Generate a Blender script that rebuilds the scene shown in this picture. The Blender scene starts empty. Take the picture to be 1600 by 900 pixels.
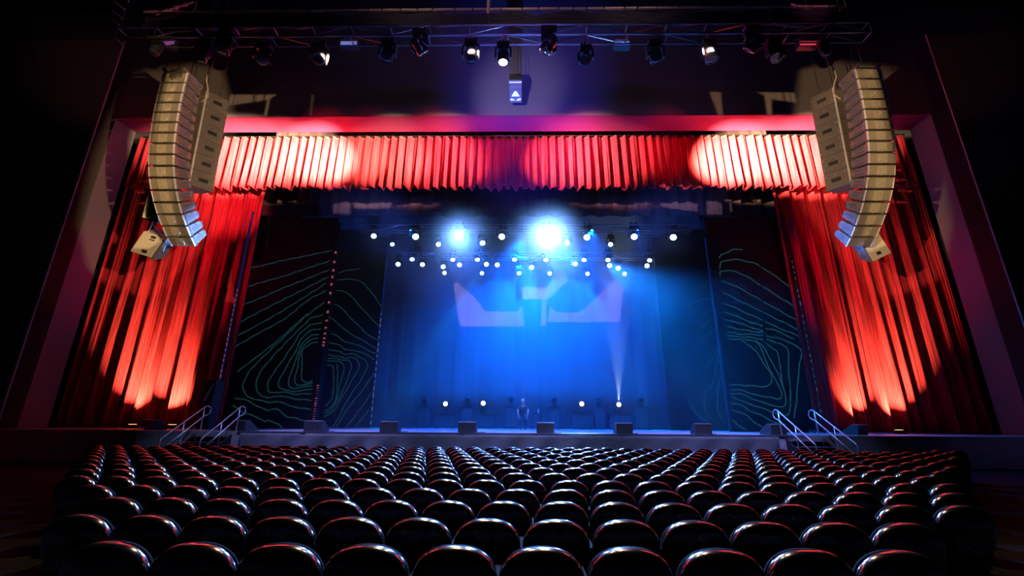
import bpy, bmesh, math, random
from mathutils import Vector, Matrix, Quaternion

random.seed(7)
scene = bpy.context.scene
COL = scene.collection
PI = math.pi

# ------------------------------------------------------------------ camera
FPX = 680.0
EYE = Vector((0, 0, 1.62))
PITCH, YAW, ROLL = math.radians(16.8), math.radians(.95), math.radians(.4)
ROT = (Matrix.Rotation(YAW, 3, 'Z') @ Matrix.Rotation(PI / 2 + PITCH, 3, 'X') @ Matrix.Rotation(ROLL, 3, 'Z'))
cam_d = bpy.data.cameras.new('camera')
cam = bpy.data.objects.new('camera', cam_d)
COL.objects.link(cam)
cam_d.sensor_width = 36
cam_d.lens = 36 * FPX / 1600
cam_d.clip_end = 300
cam.matrix_world = Matrix.Translation(EYE) @ ROT.to_4x4()
scene.camera = cam


def at(px, py, Y=None, Z=None, X=None):
    """world point seen at photo pixel (px, py) on the plane Y=, Z= or X="""
    d = ROT @ Vector(((px - 800) / FPX, -(py - 450) / FPX, -1))
    t = Y / d.y if Y is not None else ((Z - EYE.z) / d.z if Z is not None else X / d.x)
    return EYE + d * t


# ------------------------------------------------------------------ world, exposure
scene.view_settings.view_transform = 'Standard'
scene.view_settings.look = 'None'
scene.view_settings.gamma = 1
scene.view_settings.use_curve_mapping = False
scene.view_settings.exposure = 0.0
scene.cycles.max_bounces = 6
scene.cycles.diffuse_bounces = 3
scene.cycles.glossy_bounces = 3
scene.cycles.sample_clamp_indirect = 4
wd = bpy.data.worlds.new('hall_dark')
scene.world = wd
wd.use_nodes = True
wd.node_tree.nodes['Background'].inputs[0].default_value = (.0006, .0006, .003, 1)
wd.node_tree.nodes['Background'].inputs[1].default_value = 1.0


# ------------------------------------------------------------------ lights
def aim(o, target):
    o.rotation_euler = (Vector(target) - o.location).to_track_quat('-Z', 'Y').to_euler()


def spot(name, loc, target, power, color, angle=30, blend=.5, radius=.08):
    l = bpy.data.lights.new(name, 'SPOT')
    l.energy = power
    l.color = color
    l.spot_size = math.radians(angle)
    l.spot_blend = blend
    l.shadow_soft_size = radius
    o = bpy.data.objects.new(name, l)
    COL.objects.link(o)
    o.location = loc
    aim(o, target)
    return o


def gobo(o, polys, soft=.004):
    """a steel gobo in the lantern: light leaves it only through the convex polygons (world points)"""
    l = o.data
    l.use_nodes = True
    nt = l.node_tree
    em = nt.nodes['Emission']
    m = o.rotation_euler.to_matrix()
    R, U, Fw = m.col[0].copy(), m.col[1].copy(), -m.col[2]
    geo = nt.nodes.new('ShaderNodeNewGeometry')

    def dot(v):
        n = nt.nodes.new('ShaderNodeVectorMath'); n.operation = 'DOT_PRODUCT'
        nt.links.new(geo.outputs['Incoming'], n.inputs[0]); n.inputs[1].default_value = v
        return n.outputs['Value']

    def mth(op, a, b):
        n = nt.nodes.new('ShaderNodeMath'); n.operation = op
        for i, x in enumerate((a, b)):
            if isinstance(x, (int, float)): n.inputs[i].default_value = x
            else: nt.links.new(x, n.inputs[i])
        return n.outputs[0]
    f = dot(Fw)
    u, v = mth('DIVIDE', dot(R), f), mth('DIVIDE', dot(U), f)
    total = None
    for poly in polys:
        w = 1.0
        if isinstance(poly, tuple): poly, w = poly
        pts = []
        for p in poly:
            d = Vector(p) - o.location
            pts.append((d.dot(R) / d.dot(Fw), d.dot(U) / d.dot(Fw)))
        area = sum(pts[i][0] * pts[(i + 1) % len(pts)][1] - pts[(i + 1) % len(pts)][0] * pts[i][1] for i in range(len(pts)))
        if area < 0: pts.reverse()
        sd = None
        for i in range(len(pts)):
            (x0, y0), (x1, y1) = pts[i], pts[(i + 1) % len(pts)]
            nx, ny = -(y1 - y0), (x1 - x0)
            L = math.hypot(nx, ny); nx /= L; ny /= L
            e = mth('ADD', mth('MULTIPLY', u, nx), mth('MULTIPLY_ADD', v, ny))
            e.node.inputs[1].default_value = -(nx * x0 + ny * y0)
            k = mth('MULTIPLY', v, ny)
            e = mth('ADD', mth('ADD', mth('MULTIPLY', u, nx), k), -(nx * x0 + ny * y0))
            sd = e if sd is None else mth('MINIMUM', sd, e)
        s = nt.nodes.new('ShaderNodeMapRange'); s.clamp = True
        s.interpolation_type = 'SMOOTHSTEP'
        s.inputs['From Min'].default_value = -soft
        s.inputs['From Max'].default_value = soft
        s.inputs['To Max'].default_value = w
        nt.links.new(sd, s.inputs['Value'])
        total = s.outputs[0] if total is None else mth('MAXIMUM', total, s.outputs[0])
    nt.links.new(total, em.inputs['Strength'])


WARM = (1.0, .62, .27)
AMBER = (1.0, .60, .24)
BLUE = (.001, .11, 1.0)
AZURE = (.01, .26, 1.0)

# front-of-house profile spots that light the speaker hangs and the proscenium wall behind them
TAN = (1.0, .62, .30)
b = spot('house_spot_left', (1.1, 2, 3.9), at(330, 290, 19.1), 10500, TAN, 27, .12, .05)
gobo(b, [[at(x, y, 19.1) for x, y in ((226, 112), (300, 102), (366, 112), (366, 182), (398, 300), (330, 380), (240, 470), (150, 440), (124, 350), (150, 240), (195, 140))]], .010)
b = spot('house_spot_right', (-1.3, 2, 3.9), at(1280, 290, 19.1), 10500, TAN, 27, .12, .05)
gobo(b, [[at(x, y, 19.1) for x, y in ((1390, 108), (1310, 98), (1242, 108), (1242, 182), (1226, 300), (1290, 380), (1370, 470), (1455, 440), (1482, 350), (1462, 240), (1425, 140))]], .010)
b = spot('balcony_spot_left', (-4, -14, 9), (-12.5, 15, 13), 19000, TAN, 40, .1, .05)  # shadows of the hangs on the wall are cut into its mask
gobo(b, [[Vector(p) for p in ((-12.3, 12.5, 13.15), (-11.5, 12.5, 13.15), (-11.5, 12.5, 7.7), (-12.3, 12.5, 7.7))], ([Vector(p) for p in ((-12.9, 14.4, 14.05), (-12.0, 14.7, 14.05), (-11.75, 14.7, 10.1), (-12.5, 14.4, 10.1))], .45), [at(x, y, 14.6) for x, y in ((226, 358), (246, 368), (250, 378), (232, 388), (206, 388))], [at(x, y, 14.6) for x, y in ((229, 304), (232, 306), (229, 340), (220, 340))],
         [at(x, y, 19.1) for x, y in ((360, 148), (432, 148), (419, 156), (357, 165))], [at(x, y, 19.1) for x, y in ((418, 156), (423, 148), (417, 181), (412, 181))],
         ([at(x, y, 19.1) for x, y in ((487, 148), (491, 148), (487, 181), (483, 181))], .25)], .0015)
b = spot('balcony_spot_right', (4, -14, 9), (12.5, 15, 13), 19000, TAN, 40, .1, .05)  # mask leaves out the hang shadows, as on the left
gobo(b, [[Vector(p) for p in ((12.15, 12.5, 13.15), (11.35, 12.5, 13.15), (11.35, 12.5, 7.7), (12.15, 12.5, 7.7))], ([Vector(p) for p in ((12.7, 14.4, 14.05), (11.8, 14.7, 14.05), (11.55, 14.7, 10.1), (12.3, 14.4, 10.1))], .45), [at(x, y, 14.6) for x, y in ((1351, 372), (1372, 362), (1386, 382), (1358, 394), (1347, 380))], [at(x, y, 14.6) for x, y in ((1370, 306), (1379, 311), (1382, 345), (1366, 340))],
         [at(x, y, 19.1) for x, y in ((1179, 144), (1241, 145), (1244, 160), (1205, 155), (1195, 150))], [at(x, y, 19.1) for x, y in ((1195, 150), (1205, 153), (1206, 181), (1199, 181))],
         ([at(x, y, 19.1) for x, y in ((1109, 144), (1126, 144), (1130, 181), (1122, 181))], .7)], .0015)
# light that reaches the backdrop; shadows across it are drawn into the mask
YB = 26.0
bp = lambda *xy: [at(x, y, YB) for x, y in xy]
fly = lambda Y, *xy: [at(x, y, Y) for x, y in xy]
pj = spot('balcony_projector', (0, -14, 9), (0, 26, 11), 60000, (.9, .62, .95), 50, .1, .02)
gobo(pj, [
    bp((708, 445), (721, 438), (742, 465), (767, 487), (750, 510), (719, 510)),
    bp((750, 487), (808, 487), (819, 510), (730, 510)), bp((806, 489), (815, 479), (819, 509), (808, 509)),
    bp((960, 438), (975, 446), (968, 503), (925, 503), (908, 488), (935, 462)),
    bp((868, 488), (925, 488), (945, 503), (856, 503)), bp((860, 479), (870, 489), (868, 502), (856, 502)),
    bp((793, 424), (812, 424), (816, 449), (816, 467), (818, 467), (791, 438)),
    bp((880, 424), (888, 438), (857, 467), (855, 449), (872, 424)),
    (bp((814, 449), (856, 449), (856, 467), (817, 467)), 1.7),
    bp((848, 468), (854, 468), (853, 509), (845, 509)),
    (fly(22.6, (520, 311), (548, 311), (547, 333), (520, 332)), .8), (fly(22.6, (1104, 309), (1128, 310), (1129, 334), (1105, 333)), .8),
    (fly(22.6, (1139, 309), (1141, 309), (1145, 328), (1141, 330)), .8),
    (bp((564, 346), (622, 343), (614, 354), (562, 354)), .9), (bp((562, 338), (565, 338), (565, 354), (562, 354)), .9),
    (bp((1017, 340), (1080, 344), (1080, 359), (1028, 352)), .9),
], .0012)
# warm pools on the valance from the front truss, stronger to the sides
for px, dx, pw in ((350, 3, 40000), (400, -3, 50000), (450, 0, 40000), (505, 2, 110000), (560, -3, 40000), (612, 6, 36000), (690, 8, 30000), (742, 9, 22000), (880, -9, 22000), (930, -9, 26000),
                   (1020, -6, 70000), (1085, 4, 24000), (1140, -2, 120000), (1190, 3, 50000), (1255, -5, 70000)):
    t = at(px, 244, 20.4)
    if abs(t.x) > 10:      # the end pools come from lanterns further upstage, clear of the subwoofer hangs
        spot('valance_wash', (t.x * .5, 14.8, 12.6), t, pw * 1.35, (1.0, .66, .38), 27, 1.0, .1)
    else:
        spot('valance_wash', (max(-6.0, min(5.8, t.x * .62 + dx)), 10.6, 12.4), t, pw * 2.0, (1.0, .66, .38) if abs(px - 810) > 190 else (1.0, .46, .42), 19, 1.0, .1)
for px, pw in ((520, 6000), (585, 3000), (680, 7000), (760, 4000), (850, 4000), (905, 7000), (1035, 4000)):
    t = at(px, 228, 20.4)
    spot('valance_red_wash', (t.x * .8, 9, 7.0), t, pw * 1.2, (1.0, .01, .06), 17, 1.0, .1)
spot('soffit_blue_wash', (0, 14, 1.2), at(820, 197, 19.9), 22000, (.05, .06, 1.0), 34, 1.0, .1)
spot('house_purple_wash', (0, 2, 10), at(820, 120, 19.1), 900, (.35, .12, .9), 70, 1.0, .2)
spot('centre_speaker_spot', (-1.7, 11.3, 12.3), at(808, 146, 19.0), 1700, (.72, .60, 1.0), 33, .9, .03)
spot('centre_speaker_blue', (0, 15, 1.4), at(806, 142, 17.6), 3500, (.05, .25, 1.0), 9, .6, .05)
spot('right_wall_blue', (-6, 4, 3), at(1330, 110, 19.1), 260, (.02, .05, 1.0), 34, .3, .1)
spot('side_wall_glow_left', (-9, 6, 9), (-18.0, 15, 15.5), 200, (1.0, .42, .42), 22, 1.0, .1)
spot('side_wall_glow_right', (9, 6, 9), (18.0, 15, 15.5), 130, (1.0, .42, .42), 22, 1.0, .1)
# curtain legs: red wash raking across the folds of each leg
for s in (-1, 1):
    spot('leg_red_wash', (-s * 9, 11.5, 8.5), (s * 17.6, 20.9, 8.6), 9000, (1.0, .0, .10), 15, 1.0, .1)
    spot('leg_top_wash', (s * 7, 10.6, 12.6), (s * 15.2, 20.9, 12.6), 11000, (1.0, .12, .16), 17, 1.0, .1)
# hard blue light from upstage that catches the lower inside of each hang
spot('blue_side_light', (-1.5, 17.5, 4.6), (-11.4, 14.4, 7.9), 55000, (.16, .36, 1.0), 11, .9, .05)
spot('blue_side_light', (1.5, 17.5, 4.6), (11.4, 14.4, 7.9), 24000, (.05, .20, 1.0), 11, .9, .05)
# blue stage washes through the haze
for x, Y, z, tx, ty, tz, pw, c, an in (
        (-3.0, 22.0, 11.6, -1.5, 24.0, 1, 26000, BLUE, 110), (4.0, 22.0, 11.6, 3.2, 24.0, 1, 34000, BLUE, 110),
        (0.6, 24.6, 10.4, 0.6, 22.5, 1, 30000, BLUE, 110), (6.5, 22.0, 11.6, 7.5, 24.5, 1, 14000, BLUE, 40),
        (-6.0, 22.0, 11.6, -4.5, 24.5, 1, 7000, BLUE, 40), (2.6, 22.9, 11.4, 3.0, 26, 5.0, 30000, BLUE, 140), (0.0, 22.9, 11.4, .5, 25.5, 3.0, 40000, BLUE, 140), (5.0, 23.4, 10.2, 10.6, 19.6, 3.6, 30000, (.002, .17, .9), 62),
        (6.0, 24.6, 10.4, 12.5, 21.9, 3.0, 9000, (.006, .22, .8), 30),
        (-2.2, 24.2, 10.2, -6.3, 23.6, 2.6, 26000, (.005, .32, .62), 15), (3.4, 24.2, 10.2, 6.2, 23.6, 3.4, 30000, (.006, .34, .9), 16),
        (4.4, 24.2, 10.2, 9.0, 23.2, 3.4, 26000, (.005, .32, .62), 12), (2.0, 24.2, 10.2, -2.0, 23.6, 1.4, 20000, (.005, .3, .9), 9)):
    spot('stage_blue_wash', (x, Y, z), (tx, ty, tz), pw * (.33 if c is BLUE else .6), c, an, 1.0, .1)
for x in (-7, 0, 7):
    spot('stage_front_wash', (x, 12, 13.4), (x, 17.75, 1.1), 15000, (.30, .28, 1.0), 36, 1.0, .15)
# unseen spots added so the seat rims catch highlights
spot('seat_glint_fill', (1.4, 18.4, 11.0), (0, 7, .8), 30000, (.14, .36, 1.0), 62, 1.0, .15)
spot('seat_glint_fill', (-2.6, 18.4, 11.0), (0, 7, .8), 9000, (.20, .42, 1.0), 62, 1.0, .15)
for x in (-11.3, 10.4):  # added unseen spots that brighten the handrails
    spot('handrail_fill', (x * .55, 13.5, 8.0), (x, 16.4, 1.2), 900, (.35, .45, 1.0), 26, 1.0, .1)
spot('seat_glint_low_fill', (2.8, 18.7, 2.8), (0, 6, .9), 9000, (.12, .36, 1.0), 110, 1.0, .15)
for s in (-1, 1):  # added tan and red spots for the same rim highlights
    spot('seat_glint_tan_fill', (s * 1.6, 11.6, 12.6), (s * 3, 6, .8), 7000, (1.0, .62, .30), 48, 1.0, .15)
    spot('seat_glint_red_fill', (s * 14, 19, 9), (s * 1, 8, .8), 600, (1.0, .02, .05), 40, 1.0, .15)
spot('stage_skirt_wash', (0, 6.0, 13.0), (0.6, 16.7, .5), 1500, (.30, .48, 1.0), 60, 1.0, .2)


# ------------------------------------------------------------------ materials
def mat(name, color, rough=.5, metal=0.0, emit=None, strength=0.0, coat=0.0, sheen=0.0, spec=.5):
    m = bpy.data.materials.new(name)
    m.use_nodes = True
    b = m.node_tree.nodes['Principled BSDF']
    b.inputs['Base Color'].default_value = (*color, 1)
    b.inputs['Roughness'].default_value = rough
    b.inputs['Metallic'].default_value = metal
    b.inputs['Specular IOR Level'].default_value = spec
    b.inputs['Coat Weight'].default_value = coat
    b.inputs['Coat Roughness'].default_value = .08
    b.inputs['Sheen Weight'].default_value = sheen
    if emit:
        b.inputs['Emission Color'].default_value = (*emit, 1)
        b.inputs['Emission Strength'].default_value = strength
    return m


def noisy(m, c0, c1, scale=(8, 8, 8), detail=4, bump=0.0, lo=.3, hi=.7, nscale=1.0):
    nt = m.node_tree
    b = nt.nodes['Principled BSDF']
    tc = nt.nodes.new('ShaderNodeTexCoord')
    mp = nt.nodes.new('ShaderNodeMapping'); mp.inputs['Scale'].default_value = scale
    nz = nt.nodes.new('ShaderNodeTexNoise'); nz.inputs['Scale'].default_value = nscale; nz.inputs['Detail'].default_value = detail
    rp = nt.nodes.new('ShaderNodeValToRGB')
    rp.color_ramp.elements[0].position = lo; rp.color_ramp.elements[1].position = hi
    rp.color_ramp.elements[0].color = (*c0, 1); rp.color_ramp.elements[1].color = (*c1, 1)
    nt.links.new(tc.outputs['Object'], mp.inputs[0]); nt.links.new(mp.outputs[0], nz.inputs['Vector'])
    nt.links.new(nz.outputs['Fac'], rp.inputs[0]); nt.links.new(rp.outputs[0], b.inputs['Base Color'])
    if bump:
        bu = nt.nodes.new('ShaderNodeBump'); bu.inputs['Strength'].default_value = bump; bu.inputs['Distance'].default_value = .02
        nt.links.new(nz.outputs['Fac'], bu.inputs['Height']); nt.links.new(bu.outputs[0], b.inputs['Normal'])
    return m


M = {}
M['wall'] = noisy(mat('painted_wall', (.4, .36, .36), .85), (.22, .195, .20), (.28, .25, .26), (30, 30, 30))
M['side_wall'] = noisy(mat('brown_side_wall', (.3, .2, .18), .9), (.26, .18, .16), (.34, .23, .20), (24, 24, 24))
M['soffit'] = mat('soffit_bounce_tint', (.32, .030, .11), .85)  # red light bounced off the valance is put into this paint
M['black'] = mat('matt_black', (.012, .012, .014), .8)
M['floor'] = noisy(mat('dark_carpet', (.004, .004, .005), .95), (.003, .003, .004), (.006, .006, .007), (9, 9, 9))
M['floor'].node_tree.nodes['Principled BSDF'].inputs['Specular IOR Level'].default_value = .05
M['deck'] = noisy(mat('stage_deck_paint', (.34, .34, .36), .35), (.28, .28, .30), (.46, .46, .48), (1.5, 5, 5))
M['nosing'] = mat('deck_nosing_metal', (.5, .5, .55), .3, .9)
M['skirt'] = noisy(mat('skirt_cloth', (.11, .13, .12), .95, sheen=.2), (.08, .10, .09), (.13, .16, .14), (3, 3, 40))
M['velvet'] = noisy(mat('red_velvet', (.62, .02, .024), .9, sheen=.10), (.30, .007, .020), (.80, .036, .058), (18, 18, .6), 9, .35, .36, .64)
M['blackcloth'] = noisy(mat('black_drape_cloth', (.02, .02, .022), .95, sheen=.15), (.012, .012, .014), (.03, .03, .032), (2, 2, 20))
M['border'] = noisy(mat('dark_border_cloth', (.10, .06, .06), .95), (.07, .05, .05), (.12, .07, .07), (12, 12, .8))
M['backdrop'] = noisy(mat('backdrop_cloth', (.16, .16, .17), .95), (.14, .14, .15), (.18, .18, .19), (.6, .6, .3))
M['board'] = mat('side_board_black', (.010, .010, .014), .7)
M['line'] = mat('projected_teal_line', (.01, .02, .02), .6, emit=(.012, .060, .075), strength=.55)  # emission stands in for lines projected onto the boards
M['liner'] = mat('projected_teal_line_bright', (.01, .02, .02), .6, emit=(.010, .075, .085), strength=.8)
M['lineb'] = mat('projected_teal_line_dim', (.01, .02, .02), .6, emit=(.008, .060, .095), strength=.7)
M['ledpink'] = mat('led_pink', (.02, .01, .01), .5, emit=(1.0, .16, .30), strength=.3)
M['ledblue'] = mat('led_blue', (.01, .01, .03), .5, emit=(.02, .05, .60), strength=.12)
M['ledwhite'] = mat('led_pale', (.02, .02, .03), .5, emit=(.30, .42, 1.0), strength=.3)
M['plastic'] = mat('seat_black_plastic', (.003, .003, .004), .16, spec=1.0)
M['plastic'].node_tree.nodes['Principled BSDF'].inputs['IOR'].default_value = 1.6
M['vinyl'] = mat('seat_black_vinyl', (.004, .004, .005), .9, spec=.05)
M['steel'] = mat('dark_steel', (.05, .05, .055), .4, .8)
M['chrome'] = mat('rail_bright_metal', (.8, .8, .84), .36, .8)
M['cab'] = noisy(mat('speaker_grey_paint', (.15, .14, .12), .55), (.13, .12, .10), (.17, .16, .14), (20, 20, 20))
M['grille'] = mat('speaker_grille_mesh', (.25, .23, .18), .5, .2)
M['horn'] = mat('speaker_horn_panel', (.36, .33, .26), .5, .2)
M['grilledark'] = mat('speaker_recess', (.10, .095, .085), .6)
M['rig'] = mat('rigging_metal', (.62, .60, .56), .3, .9)
M['rim'] = mat('speaker_edge_rail', (.85, .85, .9), .35, .3)
M['slot'] = mat('speaker_handle_slot', (.02, .02, .02), .7)
M['fill'] = mat('pale_speaker_paint', (.62, .58, .48), .6)
M['wedge'] = noisy(mat('monitor_black_paint', (.03, .035, .04), .6), (.022, .03, .03), (.035, .045, .045), (14, 14, 14))
M['dot'] = mat('socket_metal', (.8, .8, .8), .25, 1.0)
M['fixture'] = mat('fixture_black', (.02, .02, .024), .3, coat=.3)
M['truss'] = mat('truss_aluminium', (.45, .45, .48), .35, .9)
M['lens'] = mat('lit_lens', (.8, .9, 1), .2, emit=(.5, .76, 1.0), strength=7)
M['lenswarm'] = mat('lit_lens_white', (1, 1, 1), .2, emit=(1.0, .98, .85), strength=6)
M['lensdark'] = mat('unlit_lens', (.03, .03, .04), .05, coat=1.0)
M['catwalk'] = mat('catwalk_tan_paint', (.55, .42, .26), .6)
M['case'] = mat('pedestal_black', (.06, .06, .07), .6)
M['skin'] = mat('skin', (.62, .38, .28), .5)
M['shirt'] = mat('dark_tshirt', (.02, .02, .03), .85)
M['jeans'] = mat('dark_trousers', (.03, .035, .06), .85)
M['hair'] = mat('grey_hair', (.35, .33, .31), .6)
M['chain'] = mat('rigging_chain', (.20, .20, .20), .4, .8)

# ------------------------------------------------------------------ mesh helpers
WLOC = {}


class MB:
    def __init__(self):
        self.v, self.f, self.m = [], [], []
        self.mi = 0

    def add(self, verts, faces, mtx=None):
        n = len(self.v)
        self.v += [(mtx @ Vector(p)) if mtx else Vector(p) for p in verts]
        self.f += [tuple(n + i for i in f) for f in faces]
        self.m += [self.mi] * len(faces)
        return self

    def box(self, c, s, mtx=None, rot=None):
        x, y, z = (k / 2 for k in s)
        vs = [Vector((a, b, d)) for a in (-x, x) for b in (-y, y) for d in (-z, z)]
        if rot is not None: vs = [rot @ p for p in vs]
        vs = [p + Vector(c) for p in vs]
        return self.add(vs, [(0, 1, 3, 2), (4, 6, 7, 5), (0, 4, 5, 1), (2, 3, 7, 6), (0, 2, 6, 4), (1, 5, 7, 3)], mtx)

    def hexa(self, p):
        """eight points: bottom ring 0-3, top ring 4-7"""
        return self.add(p, [(3, 2, 1, 0), (4, 5, 6, 7), (0, 1, 5, 4), (1, 2, 6, 5), (2, 3, 7, 6), (3, 0, 4, 7)])

    def prism(self, poly, off, mtx=None):
        n = len(poly); off = Vector(off)
        vs = [Vector(p) for p in poly] + [Vector(p) + off for p in poly]
        fs = [tuple(range(n - 1, -1, -1)), tuple(range(n, 2 * n))]
        fs += [(i, (i + 1) % n, n + (i + 1) % n, n + i) for i in range(n)]
        return self.add(vs, fs, mtx)

    def tube(self, pts, r, seg=6, mtx=None):
        pts = [Vector(p) for p in pts]
        rings = []
        for i, p in enumerate(pts):
            t = (pts[min(i + 1, len(pts) - 1)] - pts[max(i - 1, 0)]).normalized()
            a = t.cross(Vector((0, 0, 1)) if abs(t.z) < .95 else Vector((1, 0, 0))).normalized()
            c = t.cross(a)
            rings.append([p + (a * math.cos(2 * PI * k / seg) + c * math.sin(2 * PI * k / seg)) * r for k in range(seg)])
        vs = [q for R in rings for q in R]
        fs = [(i * seg + k, i * seg + (k + 1) % seg, (i + 1) * seg + (k + 1) % seg, (i + 1) * seg + k) for i in range(len(pts) - 1) for k in range(seg)]
        fs += [tuple(range(seg - 1, -1, -1)), tuple((len(pts) - 1) * seg + k for k in range(seg))]
        return self.add(vs, fs, mtx)

    def lathe(self, prof, seg=20, mtx=None):
        """profile of (radius, z) spun round local z"""
        vs, fs = [], []
        for r, z in prof:
            vs += [(r * math.cos(2 * PI * k / seg), r * math.sin(2 * PI * k / seg), z) for k in range(seg)]
        n = len(prof)
        fs = [(i * seg + k, i * seg + (k + 1) % seg, (i + 1) * seg + (k + 1) % seg, (i + 1) * seg + k) for i in range(n - 1) for k in range(seg)]
        fs += [tuple(range(seg - 1, -1, -1)), tuple((n - 1) * seg + k for k in range(seg))]
        return self.add(vs, fs, mtx)

    def grid(self, fn, nu, nv):
        vs = [fn(i / nu, j / nv) for j in range(nv + 1) for i in range(nu + 1)]
        w = nu + 1
        return self.add(vs, [(j * w + i, j * w + i + 1, (j + 1) * w + i + 1, (j + 1) * w + i) for j in range(nv) for i in range(nu)])

    def mesh(self, name, mats, smooth=False):
        me = bpy.data.meshes.new(name)
        me.from_pydata([tuple(p) for p in self.v], [], self.f)
        for m in (mats if isinstance(mats, list) else [mats]): me.materials.append(m)
        if any(self.m): me.polygons.foreach_set('material_index', self.m)
        if smooth: me.polygons.foreach_set('use_smooth', [True] * len(me.polygons))
        bm = bmesh.new(); bm.from_mesh(me)
        bmesh.ops.recalc_face_normals(bm, faces=bm.faces[:])
        bm.to_mesh(me); bm.free()
        me.update()
        return me

    def build(self, name, mats, parent=None, smooth=False, bevel=0, world=True, solid=0):
        """world=True: vertices were given in world space"""
        off = Vector((0, 0, 0))
        if world and parent is not None: off = WLOC[parent.name]
        if world and parent is None and self.v:
            lo = [min(p[i] for p in self.v) for i in range(3)]; hi = [max(p[i] for p in self.v) for i in range(3)]
            off = Vector(((lo[0] + hi[0]) / 2, (lo[1] + hi[1]) / 2, lo[2]))
        if off.length: self.v = [p - off for p in self.v]
        o = bpy.data.objects.new(name, self.mesh(name, mats, smooth))
        COL.objects.link(o)
        if parent is not None:
            o.parent = parent
            WLOC[o.name] = off.copy() if world else WLOC.get(parent.name, Vector())
        else:
            o.location = off
            WLOC[o.name] = off.copy()
        if bevel:
            b = o.modifiers.new('edge', 'BEVEL'); b.width = bevel; b.segments = 2; b.limit_method = 'ANGLE'; b.angle_limit = math.radians(40)
        if solid:
            s = o.modifiers.new('cloth_thickness', 'SOLIDIFY'); s.thickness = solid; s.offset = 0
        return o


def tag(o, label=None, cat=None, group=None, kind=None):
    if label: o['label'] = label
    if cat: o['category'] = cat
    if group: o['group'] = group
    if kind: o['kind'] = kind
    return o


def thing(name, loc, label, cat, group=None):
    o = bpy.data.objects.new(name, None)
    o.empty_display_size = .1
    COL.objects.link(o)
    o.location = loc
    WLOC[o.name] = Vector(loc)
    return tag(o, label, cat, group)


ORD = ['first', 'second', 'third', 'fourth', 'fifth', 'sixth', 'seventh', 'eighth', 'ninth', 'tenth', 'eleventh', 'twelfth', 'thirteenth',
       'fourteenth', 'fifteenth', 'sixteenth', 'seventeenth', 'eighteenth', 'nineteenth', 'twentieth']
TENS = {20: 'twenty', 30: 'thirty', 40: 'forty', 50: 'fifty'}


def nth(i):
    if i < 20: return ORD[i]
    n = i + 1
    if n % 10 == 0: return {30: 'thirtieth', 40: 'fortieth', 50: 'fiftieth'}[n]
    return TENS[n // 10 * 10] + '-' + ORD[n % 10 - 1]


# ------------------------------------------------------------------ structure
ST = 1.13          # stage height
def struct(mb, name, m, label, **k):
    return tag(mb.build(name, m, **k), label, None, None, 'structure')


struct(MB().box((0, 6, -.1), (60, 50, .2)), 'floor', M['floor'], 'dark carpeted auditorium floor under the seats')
struct(MB().box((0, 6, 24.1), (60, 50, .2)), 'ceiling', M['black'], 'black auditorium ceiling above the trusses')
PX0, PX1 = -21.3, 21.1      # proscenium opening
PF, PBk, PZ = 19.1, 20.35, 16.75
mb = MB()
mb.box(((-30 + PX0) / 2, (PF + PBk) / 2, 12), (PX0 + 30, PBk - PF, 24))
mb.box(((30 + PX1) / 2, (PF + PBk) / 2, 12), (30 - PX1, PBk - PF, 24))
mb.box(((PX0 + PX1) / 2, (PF + PBk) / 2, (PZ + .02 + 24) / 2), (PX1 - PX0, PBk - PF, 24 - PZ - .02))
struct(mb, 'wall_proscenium', M['wall'], 'grey proscenium wall round the stage opening')
struct(MB().box(((PX0 + PX1) / 2, (PF + PBk) / 2, PZ), (PX1 - PX0, PBk - PF, .04)), 'trim_1', M['soffit'], 'proscenium soffit above the red valance')
struct(MB().box((0, 31.2, 12), (62, .2, 24.4)), 'wall_back', M['black'], 'black wall at the rear of the stage')
for s, n in ((-1, 'left'), (1, 'right')):
    x = s * 17.6
    struct(MB().box((x + s * 4, 15.15, 8.85), (8, .06, 17.7)), 'wall_' + n, M['side_wall'], 'brown panelled side wall beside the proscenium, house ' + n)
    struct(MB().box((s * 30, 6, 12), (.2, 50, 24)), 'wall_side_' + n, M['black'], 'black outer side wall of the auditorium, house ' + n)
# stage deck with the apron
mb = MB().box((0, 24.0, ST / 2), (28.6, 14.0, ST))
for s in (-1, 1): mb.box((s * 20.2, 24.2, ST / 2), (12.0, 13.6, ST))
struct(mb, 'floor_stage', M['deck'], 'raised stage deck behind the wedge monitors')
mb = MB().box((0, 16.985, ST - .02), (24.9 - 3.9, .05, .05))
mb.box((-18.5, 17.38, ST - .02), (13, .05, .04)); mb.box((18.0, 17.38, ST - .02), (13, .05, .04))
struct(mb, 'trim_2', M['nosing'], 'metal nosing along the front edge of the stage')

# stage skirt (gathered black cloth along the apron between the two stairs)
def skirt(u, v):
    x = -10.35 + u * 19.85
    d = .05 * math.sin(x * 2.1) + .04 * math.sin(x * 5.3 + 2.2 * v) + .06 * math.sin((x * 1.3 + v * 1.6) * 3.4) * v
    return (x, 16.90 + d, ST - .06 - v * (ST - .08))
tag(MB().grid(skirt, 220, 10).build('stage_skirt', M['skirt'], smooth=True, solid=.01), 'charcoal cloth skirt hung along the front of the stage', 'stage skirt')

# ------------------------------------------------------------------ curtains
def fold(x, per, ph, sharp=1.0):
    a = x / per * 2 * PI + ph + .9 * math.sin(x * .61 + ph) + .5 * math.sin(x * 1.73)
    return .68 * math.sin(a) + .22 * math.sin(2.3 * a + 1.0) + .10 * math.sin(5.1 * a + 2)


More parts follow.
